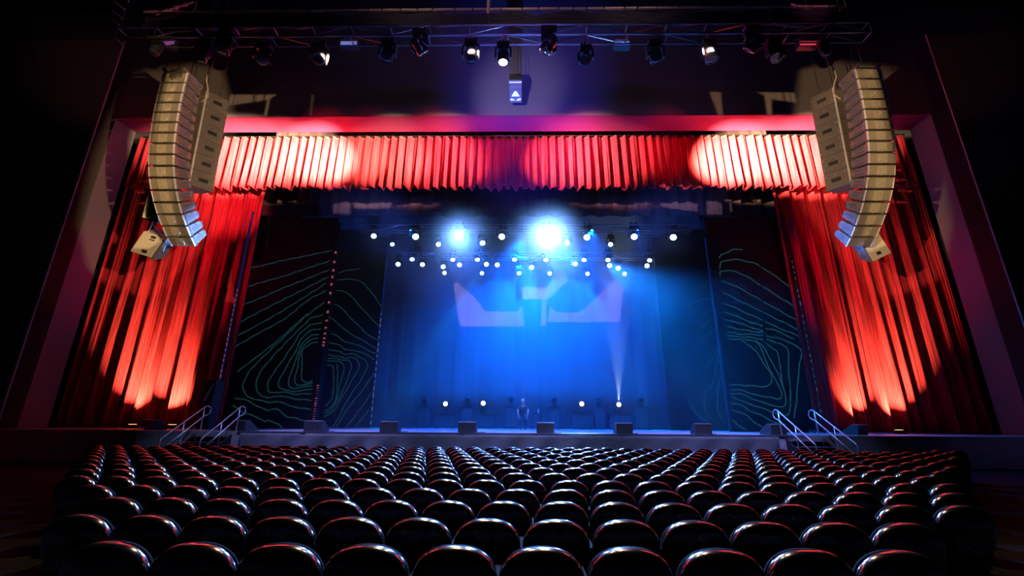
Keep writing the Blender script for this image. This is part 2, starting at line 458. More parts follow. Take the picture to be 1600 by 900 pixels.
VZ0, VZ1 = 13.40, 16.60
def valance(u, v):
    x = PX0 + .1 + u * (PX1 - PX0 - .2)
    f = fold(x, .47, .4)
    z = VZ1 + v * (VZ0 - VZ1) + v ** 6 * (.07 * math.sin(x * 5.6 + 1.6 * math.sin(x * 2.1)) + .04 * math.sin(x * 13))
    return (x, 20.64 - .26 * f * (.55 + .45 * v) + (.05 * math.sin(x * 17) * v ** 8), z)
t = thing('valance', (0, 20.6, VZ0), 'red velvet pleated valance across the top of the stage opening', 'curtain')
MB().grid(valance, 2300, 12).build('pleated_cloth', M['velvet'], t, smooth=True, solid=.012)
mb = MB()
mb.grid(lambda u, v: (valance(u, 1)[0], valance(u, .955 + .03 * v)[1] - .012, valance(u, .955 + .03 * v)[2]), 900, 1)
mb.build('hem_band', M['velvet'], t, smooth=True, solid=.006)
MB().tube([(PX0 + .1, 20.62, VZ1 + .04), (PX1 - .1, 20.62, VZ1 + .04)], .035).build('curtain_pipe', M['steel'], t)


def leg_curtain(s, x0, x1, label):
    def fn(u, v):
        x = x0 + u * (x1 - x0)
        f = fold(x, .80, 1.1 * s)
        top = .55 + .45 * v
        return (x + .12 * v * math.sin(x * 2.2), 21.42 - .40 * f * top, 16.4 + v * (ST + .03 - 16.4))
    t = thing('stage_curtain', ((x0 + x1) / 2, 21, ST), label, 'curtain', 'red side curtains')
    MB().grid(fn, 520, 22).build('pleated_cloth', M['velvet'], t, smooth=True, solid=.015)
    MB().tube([(x0, 21.42, 16.45), (x1, 21.42, 16.45)], .04).build('curtain_pipe', M['steel'], t)


leg_curtain(-1, PX0 - .6, -14.05, 'red velvet side curtain hanging behind the left speaker hang')
leg_curtain(1, 13.75, PX1 + .6, 'red velvet side curtain hanging behind the right speaker hang')
# uplights standing on the deck in front of the legs
M['amber'] = mat('uplight_lens', (1, .7, .4), .2, emit=(1.0, .55, .2), strength=3)
for px, s, lab in ((183, -1, 'low floor uplight under the outer bright patch of the left red curtain'), (245, -1, 'low floor uplight under the inner bright patch of the left red curtain'),
                   (1364, 1, 'low floor uplight under the inner bright patch of the right red curtain'), (1428, 1, 'low floor uplight under the outer bright patch of the right red curtain')):
    p = at(px, 655, 20.25); p.z = ST; bx = p.x; p.x -= s * .75
    t = thing('floor_uplight', p, lab, 'stage light', 'curtain uplights')
    MB().box(p + Vector((0, 0, .10)), (.34, .20, .12)).build('housing', M['fixture'], t, bevel=.02)
    MB().box(p + Vector((0, 0, .02)), (.40, .26, .04)).build('base', M['fixture'], t)
    MB().box(p + Vector((0, .02, .165)), (.28, .12, .01)).build('lens', M['amber'], t)
    for k, (dz, pw, an) in enumerate(((1.5, 900, 50), (3.6, 520, 22), (11.5, 1700, 12))):
        spot('uplight_beam', p + Vector((0, .0, .18)), (bx, 20.98, ST + dz), pw * 5, ((1.0, .70, .30), (1.0, .30, .14), (1.0, .01, .07))[k], an, .9, .05)

# ------------------------------------------------------------------ stage masking, backdrop, borders
def cloth(x0, x1, Y, z0, z1, per, amp, ph=0):
    def fn(u, v):
        x = x0 + u * (x1 - x0)
        return (x, Y - amp * fold(x, per, ph), z1 + v * (z0 - z1) + .05 * v ** 4 * math.sin(x * 5))
    return MB().grid(fn, max(60, int((x1 - x0) * 14)), 8)


tag(cloth(-14.5, 14.5, YB, ST + .02, 18.5, 2.3, .05).build('backdrop', M['backdrop'], smooth=True, solid=.01), 'tall blue-lit cloth backdrop at the rear of the stage', 'backdrop')
zb = at(806, 336, 22.6).z
tag(cloth(-15, 15, 22.75, zb, 23.95, .8, .05).build('stage_border', M['border'], smooth=True, solid=.01), 'dark cloth border hanging behind the red valance, above the lights', 'curtain')
for s in (-1, 1):
    tag(cloth(s * 20 - 5.2, s * 20 + 5.2, 22.5, ST + .02, 17, 1.4, .1).build('masking_leg', M['blackcloth'], smooth=True, solid=.01),
        'black masking cloth in the wings behind the %s red curtain' % ('left' if s < 0 else 'right'), 'curtain')

# ------------------------------------------------------------------ side boards with projected contour lines put in as glowing ribbons
def ribbon(mb, pts, w, Y, n=8):
    """line of projected light, drawn as a glowing ribbon on a screen: pts are points on the screen plane"""
    P3 = pts
    # Catmull-Rom
    q = []
    for i in range(len(P3) - 1):
        p0, p1, p2, p3 = P3[max(i - 1, 0)], P3[i], P3[i + 1], P3[min(i + 2, len(P3) - 1)]
        for k in range(n):
            t = k / n
            q.append(.5 * ((2 * p1) + (p2 - p0) * t + (2 * p0 - 5 * p1 + 4 * p2 - p3) * t * t + (3 * p1 - p0 - 3 * p2 + p3) * t ** 3))
    q.append(P3[-1])
    vs, L = [], len(q)
    for i, p in enumerate(q):
        d = (q[min(i + 1, L - 1)] - q[max(i - 1, 0)])
        d = Vector((d.x, 0, d.z)).normalized() if d.length > 1e-9 else Vector((1, 0, 0))
        nrm = Vector((-d.z, 0, d.x))
        ww = w * (1 + .25 * math.sin(i * 1.7))
        wob = .018 * math.sin(p.x * 9 + p.z * 3)
        for sgn in (-1, 1):
            a = p + nrm * (ww * sgn / 2 + wob); vs.append((a.x, Y, a.z))
    fs = [(2 * i, 2 * i + 1, 2 * i + 3, 2 * i + 2) for i in range(L - 1)]
    mb.add(vs, fs)


def lines(name, Y, sets, w, m, parent):
    mb = MB()
    for ox, oy, sc, group in sets:
        for ln in group:
            ribbon(mb, [at(ox + x / sc, oy + y / sc, Y) for x, y in ln], w, Y)
    return mb.build(name, m, parent)


def board(x0, x1, Y, z1, label, th=.12):
    t = thing('side_board', ((x0 + x1) / 2, Y, ST), label, 'board', 'scenic side boards')
    MB().box(((x0 + x1) / 2, Y, (ST + z1) / 2), (abs(x1 - x0), th, z1 - ST - .01)).build('panel', M['board'], t)
    return t


Y1, Y2 = 21.75, 24.0
A = (340, 340, 5.625); B = (340, 490, 4.736)
s1 = board(-13.9, -9.95, Y1, 12.2, 'black side screen with projected teal contour lines beside the left red curtain')
lines('projected_contour_lines', Y1 - .065, [
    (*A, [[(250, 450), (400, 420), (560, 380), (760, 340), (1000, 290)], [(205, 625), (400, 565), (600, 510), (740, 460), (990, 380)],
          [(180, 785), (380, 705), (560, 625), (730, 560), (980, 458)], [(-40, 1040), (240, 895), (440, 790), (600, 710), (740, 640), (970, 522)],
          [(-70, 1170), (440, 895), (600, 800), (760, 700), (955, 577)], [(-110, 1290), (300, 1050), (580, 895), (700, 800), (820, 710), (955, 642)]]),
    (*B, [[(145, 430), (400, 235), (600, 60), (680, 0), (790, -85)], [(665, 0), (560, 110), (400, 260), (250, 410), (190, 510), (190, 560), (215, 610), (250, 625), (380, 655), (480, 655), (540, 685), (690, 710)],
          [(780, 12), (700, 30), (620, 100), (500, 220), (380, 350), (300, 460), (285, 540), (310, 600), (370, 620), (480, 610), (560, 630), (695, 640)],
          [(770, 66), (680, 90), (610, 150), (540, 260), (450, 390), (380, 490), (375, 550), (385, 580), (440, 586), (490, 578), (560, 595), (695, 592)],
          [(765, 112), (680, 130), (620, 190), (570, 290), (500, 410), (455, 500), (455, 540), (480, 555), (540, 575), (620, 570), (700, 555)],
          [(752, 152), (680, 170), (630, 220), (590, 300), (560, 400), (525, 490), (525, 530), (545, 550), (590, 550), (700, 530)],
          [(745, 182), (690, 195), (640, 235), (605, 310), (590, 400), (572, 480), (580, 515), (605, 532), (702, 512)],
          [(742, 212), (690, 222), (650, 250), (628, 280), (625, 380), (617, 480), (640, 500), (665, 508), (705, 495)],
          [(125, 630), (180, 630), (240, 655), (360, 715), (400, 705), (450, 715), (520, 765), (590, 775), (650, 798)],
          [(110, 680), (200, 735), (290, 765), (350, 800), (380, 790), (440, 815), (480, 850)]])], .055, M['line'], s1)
s2 = board(-10.6, -7.85, Y2, 12.0, 'narrower black side screen with projected teal contour lines, further upstage on the left')
lines('projected_contour_lines', Y2 - .065, [
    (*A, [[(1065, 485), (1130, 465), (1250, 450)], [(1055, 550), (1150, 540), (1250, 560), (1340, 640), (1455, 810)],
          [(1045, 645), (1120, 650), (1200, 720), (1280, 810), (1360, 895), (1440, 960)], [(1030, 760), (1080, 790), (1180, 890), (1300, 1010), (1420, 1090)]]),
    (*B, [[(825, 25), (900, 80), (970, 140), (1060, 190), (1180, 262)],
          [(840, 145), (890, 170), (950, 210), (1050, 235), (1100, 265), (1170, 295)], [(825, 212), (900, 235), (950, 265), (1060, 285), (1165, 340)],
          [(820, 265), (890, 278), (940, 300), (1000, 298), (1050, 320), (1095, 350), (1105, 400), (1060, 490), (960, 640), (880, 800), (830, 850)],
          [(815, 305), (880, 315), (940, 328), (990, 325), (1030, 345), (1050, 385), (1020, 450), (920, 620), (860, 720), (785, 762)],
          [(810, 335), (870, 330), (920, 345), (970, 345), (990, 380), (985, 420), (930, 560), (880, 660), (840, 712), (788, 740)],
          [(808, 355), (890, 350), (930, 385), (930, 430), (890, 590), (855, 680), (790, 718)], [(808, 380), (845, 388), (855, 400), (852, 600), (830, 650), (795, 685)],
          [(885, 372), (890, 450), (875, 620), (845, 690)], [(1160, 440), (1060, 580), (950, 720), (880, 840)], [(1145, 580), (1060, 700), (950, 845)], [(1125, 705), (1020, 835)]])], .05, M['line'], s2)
C = (1040, 370, 6.0); D = (1040, 510, 5.0)
s3 = board(10.05, 13.6, Y1, 12.2, 'black side screen with projected teal contour lines beside the right red curtain')
lines('projected_contour_lines', Y1 - .065, [
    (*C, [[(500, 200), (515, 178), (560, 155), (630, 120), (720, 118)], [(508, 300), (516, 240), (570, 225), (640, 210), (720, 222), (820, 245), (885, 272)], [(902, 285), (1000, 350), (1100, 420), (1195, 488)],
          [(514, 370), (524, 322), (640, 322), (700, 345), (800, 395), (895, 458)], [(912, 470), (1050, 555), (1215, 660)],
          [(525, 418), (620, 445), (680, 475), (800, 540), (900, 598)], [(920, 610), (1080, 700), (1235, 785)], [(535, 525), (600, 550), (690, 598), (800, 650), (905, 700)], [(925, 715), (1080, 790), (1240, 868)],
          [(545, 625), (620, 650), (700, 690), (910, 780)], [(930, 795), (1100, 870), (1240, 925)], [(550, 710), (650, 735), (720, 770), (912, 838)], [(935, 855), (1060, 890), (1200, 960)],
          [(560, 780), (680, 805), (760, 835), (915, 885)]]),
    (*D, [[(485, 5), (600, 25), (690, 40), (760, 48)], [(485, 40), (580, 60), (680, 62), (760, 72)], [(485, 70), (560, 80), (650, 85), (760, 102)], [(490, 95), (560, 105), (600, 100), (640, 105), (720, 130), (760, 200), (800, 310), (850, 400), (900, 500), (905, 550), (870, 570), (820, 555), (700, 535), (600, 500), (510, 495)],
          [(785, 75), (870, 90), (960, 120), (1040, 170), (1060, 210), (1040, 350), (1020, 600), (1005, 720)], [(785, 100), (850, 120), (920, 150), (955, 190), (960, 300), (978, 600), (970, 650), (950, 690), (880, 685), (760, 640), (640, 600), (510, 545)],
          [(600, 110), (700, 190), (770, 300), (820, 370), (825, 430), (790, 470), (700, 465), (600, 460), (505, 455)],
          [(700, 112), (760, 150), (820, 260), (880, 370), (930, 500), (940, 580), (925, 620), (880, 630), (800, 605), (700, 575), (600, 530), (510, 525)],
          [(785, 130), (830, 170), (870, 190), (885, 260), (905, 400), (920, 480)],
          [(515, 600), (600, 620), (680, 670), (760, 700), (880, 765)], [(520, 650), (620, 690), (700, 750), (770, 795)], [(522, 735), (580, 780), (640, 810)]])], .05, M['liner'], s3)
s4 = board(7.9, 10.9, Y2, 12.0, 'hazy black side screen with faint projected contour lines, further upstage on the right')
lines('projected_contour_lines', Y2 - .065, [
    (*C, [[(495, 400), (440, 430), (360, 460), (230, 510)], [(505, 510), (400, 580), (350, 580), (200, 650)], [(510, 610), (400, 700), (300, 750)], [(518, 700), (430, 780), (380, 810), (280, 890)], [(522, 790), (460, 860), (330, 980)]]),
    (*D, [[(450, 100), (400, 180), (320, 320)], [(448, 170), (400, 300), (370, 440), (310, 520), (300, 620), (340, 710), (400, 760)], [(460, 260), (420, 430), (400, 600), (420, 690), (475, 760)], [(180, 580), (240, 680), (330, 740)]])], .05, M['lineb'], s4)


# thin upright LED battens on the screen edges
def batten(x, Y, z1, label, dashes, base, dm, w=.05):
    t = thing('led_batten', (x, Y, ST), label, 'led strip', 'upright led battens')
    MB().box((x, Y, (ST + z1) / 2), (w, .06, z1 - ST)).build('housing', base, t)
    if dashes:
        mb = MB(); ww = w * .9; zc = ST + .02
        def cell(za, zb_, k):
            mb.mi = k
            y = Y - .036
            mb.add([(x - ww / 2, y, za), (x + ww / 2, y, za), (x + ww / 2, y, zb_), (x - ww / 2, y, zb_)], [(0, 1, 2, 3)])
        for za, zb_, dx in sorted(dashes):
            za = max(za, zc + .005)
            if zb_ <= za: continue
            cell(zc, za, 1); cell(za, zb_, 0); zc = zb_
        cell(zc, z1, 1)
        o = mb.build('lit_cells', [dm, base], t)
        bm = bmesh.new(); bm.from_mesh(o.data); bmesh.ops.remove_doubles(bm, verts=bm.verts[:], dist=.0005); bm.to_mesh(o.data); bm.free()


zz = lambda px, py, Y: at(px, py, Y).z
rnd = random.Random(3)
def dash_run(za, zb_, n, fill=.5):
    return [(za + (zb_ - za) * (i + rnd.random() * .3) / n, za + (zb_ - za) * (i + fill + rnd.random() * .3) / n, 0) for i in range(n)]


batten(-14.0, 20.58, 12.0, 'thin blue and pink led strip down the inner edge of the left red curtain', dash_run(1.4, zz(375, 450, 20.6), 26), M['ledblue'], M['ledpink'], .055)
dd = []  # pink dashes: projected lines crossing the strip, put in as glowing cells
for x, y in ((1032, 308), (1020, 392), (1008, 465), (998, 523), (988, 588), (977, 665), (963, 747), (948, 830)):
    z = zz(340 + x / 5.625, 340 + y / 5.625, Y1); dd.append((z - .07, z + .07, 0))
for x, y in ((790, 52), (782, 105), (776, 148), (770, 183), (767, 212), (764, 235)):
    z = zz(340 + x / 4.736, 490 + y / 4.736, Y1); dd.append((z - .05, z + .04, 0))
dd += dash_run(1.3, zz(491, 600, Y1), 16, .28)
batten(-9.86, Y1, 11.9, 'thin strip with spaced pink dashes down the edge of the wide left screen', dd, M['board'], M['ledpink'], .12)
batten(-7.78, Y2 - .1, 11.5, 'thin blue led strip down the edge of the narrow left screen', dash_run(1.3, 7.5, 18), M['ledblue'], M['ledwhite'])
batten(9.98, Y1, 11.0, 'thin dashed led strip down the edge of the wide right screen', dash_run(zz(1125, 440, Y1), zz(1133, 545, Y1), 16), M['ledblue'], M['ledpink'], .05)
batten(13.62, 20.62, 12.0, 'thin dotted led strip down the inner edge of the right red curtain', dash_run(2.0, 9.5, 24, .3), M['board'], M['ledwhite'], .04)

# ------------------------------------------------------------------ speaker hangs
def quad_frame(a, b, c, d):
    return a, b, c, d


def line_array(s, label):
    """hang of sixteen line-array boxes; profile down the hang in (Y, z)"""
    X = 11.9 * s if s < 0 else 11.75
    prof = [(12.10, 13.05), (12.10, 12.62), (12.11, 12.21), (12.13, 11.83), (12.16, 11.46), (12.20, 11.09), (12.25, 10.72), (12.31, 10.35), (12.39, 9.98),
            (12.50, 9.61), (12.64, 9.25), (12.83, 8.89), (13.05, 8.55), (13.30, 8.23), (13.59, 7.93), (13.89, 7.65), (14.20, 7.41)]
    W, DP = .84, .72
    root = thing('line_array_hang', (X, 12.6, 7.4), label, 'speaker array', 'main speaker hangs')
    n = len(prof) - 1
    nrm = []
    for i in range(n + 1):
        a, c = prof[max(i - 1, 0)], prof[min(i + 1, n)]
        d = Vector((0, c[0] - a[0], c[1] - a[1])).normalized()
        nrm.append(Vector((0, -d.z, d.y)) * (-1))       # pointing back into the box
    for i in range(n):
        p0, p1 = Vector((X, *prof[i])), Vector((X, *prof[i + 1]))
        dn = (p1 - p0); h = dn.length; dn.normalize()
        bk = Vector((0, -dn.z, dn.y))
        if bk.y < 0: bk = -bk
        g = .030
        def pt(x, v, dep):
            return p0 + dn * (g + v * (h - 2 * g)) + bk * dep + Vector((x * W / 2, 0, 0))
        # tapering cabinet
        tp = .13
        ring = [pt(-1, 0, 0), pt(1, 0, 0), pt(1, .5 - .5 + tp, DP), pt(-1, tp, DP)]
        ring2 = [pt(-1, 1, 0), pt(1, 1, 0), pt(1, 1 - tp, DP), pt(-1, 1 - tp, DP)]
        cab = MB().hexa(ring2 + ring).build('speaker_cabinet', M['cab'], root, bevel=.008)
        # front: two grilles, the curved central waveguide, edge rails
        for x0, x1 in ((-.92, -.40), (.40, .92)):
            gm = MB()
            gm.hexa([pt(x0, .93, -.004), pt(x1, .93, -.022 if x0 < 0 else -.004), pt(x1, .93, .01), pt(x0, .93, .01),
                     pt(x0, .07, -.004), pt(x1, .07, -.022 if x0 < 0 else -.004), pt(x1, .07, .01), pt(x0, .07, .01)])
            gm.build('grille', M['grille'], cab)
        wm = MB()
        for k in range(5):
            r = .10 + .062 * k
            c = pt(-.30, .55, -.012)
            arc = []
            for j in range(9):
                a = -1.15 + 2.3 * j / 8
                x = r * math.cos(a) * 1.4; v = r * math.sin(a)
                q = c + Vector((x, 0, 0)) + dn * v
                if x < .27 and abs(v) < h * .40: arc.append(q)
            if len(arc) > 2: wm.tube(arc, .015, 4)
        wm.hexa([pt(-.38, .95, -.006), pt(.38, .95, -.006), pt(.38, .95, .01), pt(-.38, .95, .01), pt(-.38, .05, -.006), pt(.38, .05, -.006), pt(.38, .05, .01), pt(-.38, .05, .01)])
        wm.build('waveguide', M['horn'], cab)
        for x in (-.985, .985):
            rm = MB()
            rm.hexa([pt(x - .03, 1, -.02), pt(x + .03, 1, -.02), pt(x + .03, 1, .03), pt(x - .03, 1, .03), pt(x - .03, 0, -.02), pt(x + .03, 0, -.02), pt(x + .03, 0, .03), pt(x - .03, 0, .03)])
            rm.build('edge_rail', M['rim'], cab)
        # sides: recessed handle panel, rigging plate and pins
        for sx in (-1, 1):
            hm, pm = MB(), MB()
            pm.hexa([pt(sx * .99, .56, .05), pt(sx * 1.02, .56, .05), pt(sx * 1.02, .56, .72), pt(sx * .99, .56, .72), pt(sx * .99, .50, .05), pt(sx * 1.02, .50, .05), pt(sx * 1.02, .50, .72), pt(sx * .99, .50, .72)])
            e = sx * (1 + .012)
            i_ = sx * .995
            hm.hexa([pt(i_, .80, .24), pt(e, .80, .24), pt(e, .80, .56), pt(i_, .80, .56), pt(i_, .28, .24), pt(e, .28, .24), pt(e, .28, .56), pt(i_, .28, .56)])
            for dep, v, l in ((.07, .5, .8), (.66, .5, .5)):
                pm.hexa([pt(sx * .99, .5 + l / 2, dep), pt(sx * 1.05, .5 + l / 2, dep), pt(sx * 1.05, .5 + l / 2, dep + .07), pt(sx * .99, .5 + l / 2, dep + .07),
                         pt(sx * .99, .5 - l / 2, dep), pt(sx * 1.05, .5 - l / 2, dep), pt(sx * 1.05, .5 - l / 2, dep + .07), pt(sx * .99, .5 - l / 2, dep + .07)])
            for dep, v in ((.04, .06), (.04, .94), (.40, .16), (.66, .2)):
                q = pt(sx * 1.03, v, dep)
                pm.tube([q - Vector((.03 * sx, 0, 0)), q + Vector((.05 * sx, 0, 0))], .018, 6)
            hm.build('handle_panel', M['grilledark'], cab)
            pm.build('rigging_plate', M['rig'], cab)
    for i in range(1, n):  # dark plates put in so the gaps between cabinets stay dark
        a, c_ = Vector((X, *prof[i - 1])), Vector((X, *prof[i + 1]))
        dn = (c_ - a).normalized(); bk = Vector((0, -dn.z, dn.y))
        if bk.y < 0: bk = -bk
        MB().hexa([Vector((X, *prof[i])) + Vector((sx * .38, 0, 0)) + bk * dep + dn * v for v, sx, dep in
                   ((.07, -1, .16), (.07, 1, .16), (.07, 1, .22), (.07, -1, .22), (-.07, -1, .16), (-.07, 1, .16), (-.07, 1, .22), (-.07, -1, .22))]).build('gap_filler', M['slot'], root)
    # bumper frame, shackles and cable
    top = Vector((X, *prof[0]))
    mb = MB()
    for sx in (-1, 1): mb.box(top + Vector((sx * .36, .35, .05)), (.07, .95, .09))
    mb.box(top + Vector((0, .0, .06)), (.8, .07, .07)); mb.box(top + Vector((0, .7, .06)), (.8, .07, .07))
    mb.build('bumper_frame', M['cab'], root, bevel=.01)
    mb = MB()
    for dx, dy in ((-.1, .1), (.12, .6)):
        mb.tube([top + Vector((dx, dy, .08)), top + Vector((dx + .05, dy, .35)), top + Vector((dx + .05, dy, 10.8))], .012, 5)
    mb.build('hoist_chain', M['chain'], root)
    mb = MB()
    c = Vector((X - s * .55, 12.75, 13.0))
    mb.tube([c + Vector((0, 0, .55)), c + Vector((.02, 0, .3)), c + Vector((-s * .10, .05, .0)), c + Vector((-s * .14, .1, -.35)), c + Vector((0, .05, -.6))], .022, 6)
    mb.build('signal_cable', M['fill'], root, smooth=True)


line_array(-1, 'tall curved line-array hang of beige-lit speakers in front of the left curtain')
line_array(1, 'tall curved line-array hang of beige-lit speakers in front of the right curtain')


def sub_hang(s, label):
    z1, z0 = 14.14, 9.95
    A0 = Vector((-12.48, 14.2, 0)); D0 = Vector((.40, .47, 0)) * 1.28; Fv = Vector((-.62, .16, 0)) * 1.05
    if s > 0:
        A0 = Vector((12.25, 14.2, 0)); D0.x *= -1; Fv.x *= -1
    lean = Vector((.03 if s < 0 else -.03, .02, 0))
    root = thing('subwoofer_hang', (A0.x, A0.y, z0), label, 'speaker array', 'subwoofer hangs')
    n = 6
    for i in range(n):
        za, zb_ = z1 + (z0 - z1) * i / n, z1 + (z0 - z1) * (i + 1) / n
        def pt(f, d, v):
            z = za + (zb_ - za) * (.012 + v * .976)
            return A0 + Fv * f + D0 * d + lean * (z1 - z) + Vector((0, 0, z))
        cab = MB().hexa([pt(0, 0, 1), pt(1, 0, 1), pt(1, 1, 1), pt(0, 1, 1), pt(0, 0, 0), pt(1, 0, 0), pt(1, 1, 0), pt(0, 1, 0)]).build('speaker_cabinet', M['cab'], root, bevel=.012)
        mb = MB()
        o = -.008
        mb.hexa([pt(o, .34, .62), pt(.05, .34, .62), pt(.05, .72, .62), pt(o, .72, .62), pt(o, .34, .40), pt(.05, .34, .40), pt(.05, .72, .40), pt(o, .72, .40)])
        mb.build('handle_slot', M['slot'], cab)
        for d, v in ((.10, .2), (.10, .75), (.9, .2), (.9, .8), (.5, .24)):
            q = pt(0, d, v); nn = -Fv.normalized()
            MB().tube([q, q + nn * .04], .024, 6).build('rigging_pin', M['rig'], cab)
        mb = MB()
        mb.hexa([pt(.06, -.012, .95), pt(.95, -.012, .95), pt(.95, .02, .95), pt(.06, .02, .95), pt(.06, -.012, .05), pt(.95, -.012, .05), pt(.95, .02, .05), pt(.06, .02, .05)])
        mb.build('grille', M['grille'], cab)
        mb = MB()
        mb.hexa([pt(-.012, -.025, 1), pt(.05, -.025, 1), pt(.05, .035, 1), pt(-.012, .035, 1), pt(-.012, -.025, 0), pt(.05, -.025, 0), pt(.05, .035, 0), pt(-.012, .035, 0)])
        mb.build('edge_rail', M['rim'], cab)
    mb = MB()
    for d in (.2, .8):
        q = A0 + Fv * .5 + D0 * d + Vector((0, 0, z1))
        mb.tube([q, q + Vector((0, 0, 9.8))], .014, 5)
    mb.build('hoist_chain', M['chain'], root)


sub_hang(-1, 'straight stack of six hung subwoofers between the left line array and the valance')
sub_hang(1, 'straight stack of six hung subwoofers between the right line array and the valance')


def fill_pair(s, up, low, label_up, label_low, Yp):
    """upper side-fill box (dark front, pale side) and the trapezoid down-fill slung under it; outlines on plane Yp"""
    face, side, bottom = up
    f = [at(x, y, Yp) for x, y in face]; sd = [at(x, y, Yp) for x, y in side]
    c = sum(f, Vector()) / len(f)
    t = thing('side_fill_speaker', c, label_up, 'speaker', 'hung side-fill speakers')
    MB().prism(f, (0, .55, .12)).build('speaker_cabinet', M['wedge'], t, bevel=.01)
    MB().prism([p + Vector((0, .03, 0)) for p in sd], (0, .5, .12)).build('pale_side_panel', M['fill'], t, bevel=.01)
    MB().prism([at(x, y, Yp - .03) for x, y in bottom], (0, .5, .12)).build('bottom_bracket', M['steel'], t)
    hx = c + Vector((0, .3, .4))
    MB().tube([hx, hx + Vector((-s * .05, 0, 13))], .012, 5).build('hoist_cable', M['chain'], t)
    face, slots, edge, sling, grip = low
    f = [at(x, y, Yp) for x, y in face]
    c = sum(f, Vector()) / len(f)
    t = thing('down_fill_speaker', c, label_low, 'speaker', 'hung down-fill speakers')
    tilt = Vector((0, .50, .30))
    MB().prism(f, tilt).build('speaker_cabinet', M['fill'], t, bevel=.015)
    for sl in slots: MB().prism([at(x, y, Yp - .012) for x, y in sl], (0, .03, 0)).build('handle_slot', M['slot'], t)
    MB().prism([at(x, y, Yp + .01) for x, y in edge], tilt * .95).build('grille', M['cab'], t)
    mb = MB()
    for a in sling: mb.tube([at(x, y, Yp + .1) for x, y in a], .016, 5)
    mb.build('sling', M['rig'], t)
    MB().tube([at(x, y, Yp + .05) for x, y in grip], .014, 5).build('cable_loop', M['rig'], t, smooth=True)


k = 7.5
g = lambda *p: [(200 + x / k, 290 + y / k) for x, y in p]
fill_pair(-1, (g((235, 105), (352, 150), (352, 425), (205, 372), (205, 250)), g((222, 118), (236, 110), (206, 250), (228, 372), (150, 386)), g((165, 372), (355, 420), (350, 436), (160, 392))),
          (g((185, 532), (330, 575), (402, 650), (266, 842), (22, 770)), [g((275, 585), (330, 598), (318, 628), (262, 612)), g((252, 622), (308, 640), (302, 652), (246, 632)), g((165, 745), (225, 758), (212, 796), (152, 780))],
           g((402, 648), (452, 628), (295, 880), (264, 850)), [g((288, 425), (262, 500), (240, 540)), g((290, 455), (340, 510), (420, 580))], g((440, 640), (442, 700), (415, 770), (388, 796))),
          'dark side-fill speaker half hidden behind the left line array', 'pale trapezoid down-fill speaker slung low beside the left line array', 14.6)
k = 7.5
g = lambda *p: [(1250 + x / k, 300 + y / k) for x, y in p]
fill_pair(1, (g((780, 80), (905, 48), (912, 165), (876, 300), (722, 360)), g((902, 44), (968, 82), (996, 340), (935, 306), (878, 300), (914, 165)), g((722, 360), (950, 312), (952, 330), (730, 380))),
          (g((915, 470), (1075, 712), (858, 818), (720, 580), (760, 545)), [g((790, 552), (838, 534), (854, 558), (808, 578)), g((812, 590), (858, 568), (864, 578), (818, 600)), g((895, 705), (940, 690), (958, 718), (912, 738))],
           g((718, 582), (758, 640), (860, 820), (850, 826), (750, 660)), [g((855, 365), (858, 395), (745, 512)), g((858, 395), (890, 470))], g((690, 650), (695, 710), (720, 745), (748, 750))),
          'dark side-fill speaker with a pale side, half hidden behind the right line array', 'pale trapezoid down-fill speaker slung low beside the right line array', 14.6)

# centre cluster speaker, tipped steeply down at the seats
c = at(805.5, 143, 17.7)
t = thing('centre_speaker', c, 'single blue-lit speaker hung in a pale spotlight above the valance', 'speaker')
R_ = Matrix.Rotation(math.radians(60), 3, 'X')
def cb(mb, cx_, cy_, cz_, sx, sy, sz): return mb.box(c + R_ @ Vector((cx_, cy_, cz_)), (sx, sy, sz), rot=R_)
cb(MB(), 0, .45, 0, .62, .9, 1.08).build('speaker_cabinet', M['cab'], t, bevel=.015)
cb(MB(), 0, -.01, .44, .60, .03, .05).build('top_rail', M['rim'], t)
mb = MB(); cb(mb, 0, -.012, .22, .54, .02, .20); cb(mb, 0, -.012, -.08, .54, .02, .34); mb.build('grille', M['cab'], t)
mb = MB(); mb.prism([c + R_ @ Vector(p) for p in ((-.20, -.035, -.22), (.20, -.035, -.22), (.05, -.035, .02), (-.05, -.035, .02))], R_ @ Vector((0, .02, 0))); mb.build('horn', M['rim'], t)
mb = MB()
for sx in (-1, 1): mb.prism([c + R_ @ Vector(p) for p in ((sx * .26, -.03, -.33), (sx * .26, -.03, -.42), (sx * .02, -.03, -.42), (sx * .14, -.03, -.33))], R_ @ Vector((0, .02, 0)))
mb.build('port', M['rim'], t)
mb = MB()
tp = c + R_ @ Vector((0, .5, .5))
for dx in (-.08, .06, .12): mb.tube([tp + Vector((dx, 0, 0)), tp + Vector((dx * .8, 0, 5.6))], .009, 4)
mb.tube([tp + Vector((.14, 0, 0)), tp + Vector((.30, 0, .5)), tp + Vector((.20, 0, 1.2)), tp + Vector((.16, 0, 5.6))], .014, 5)
mb.build('hoist_cable', M['chain'], t)

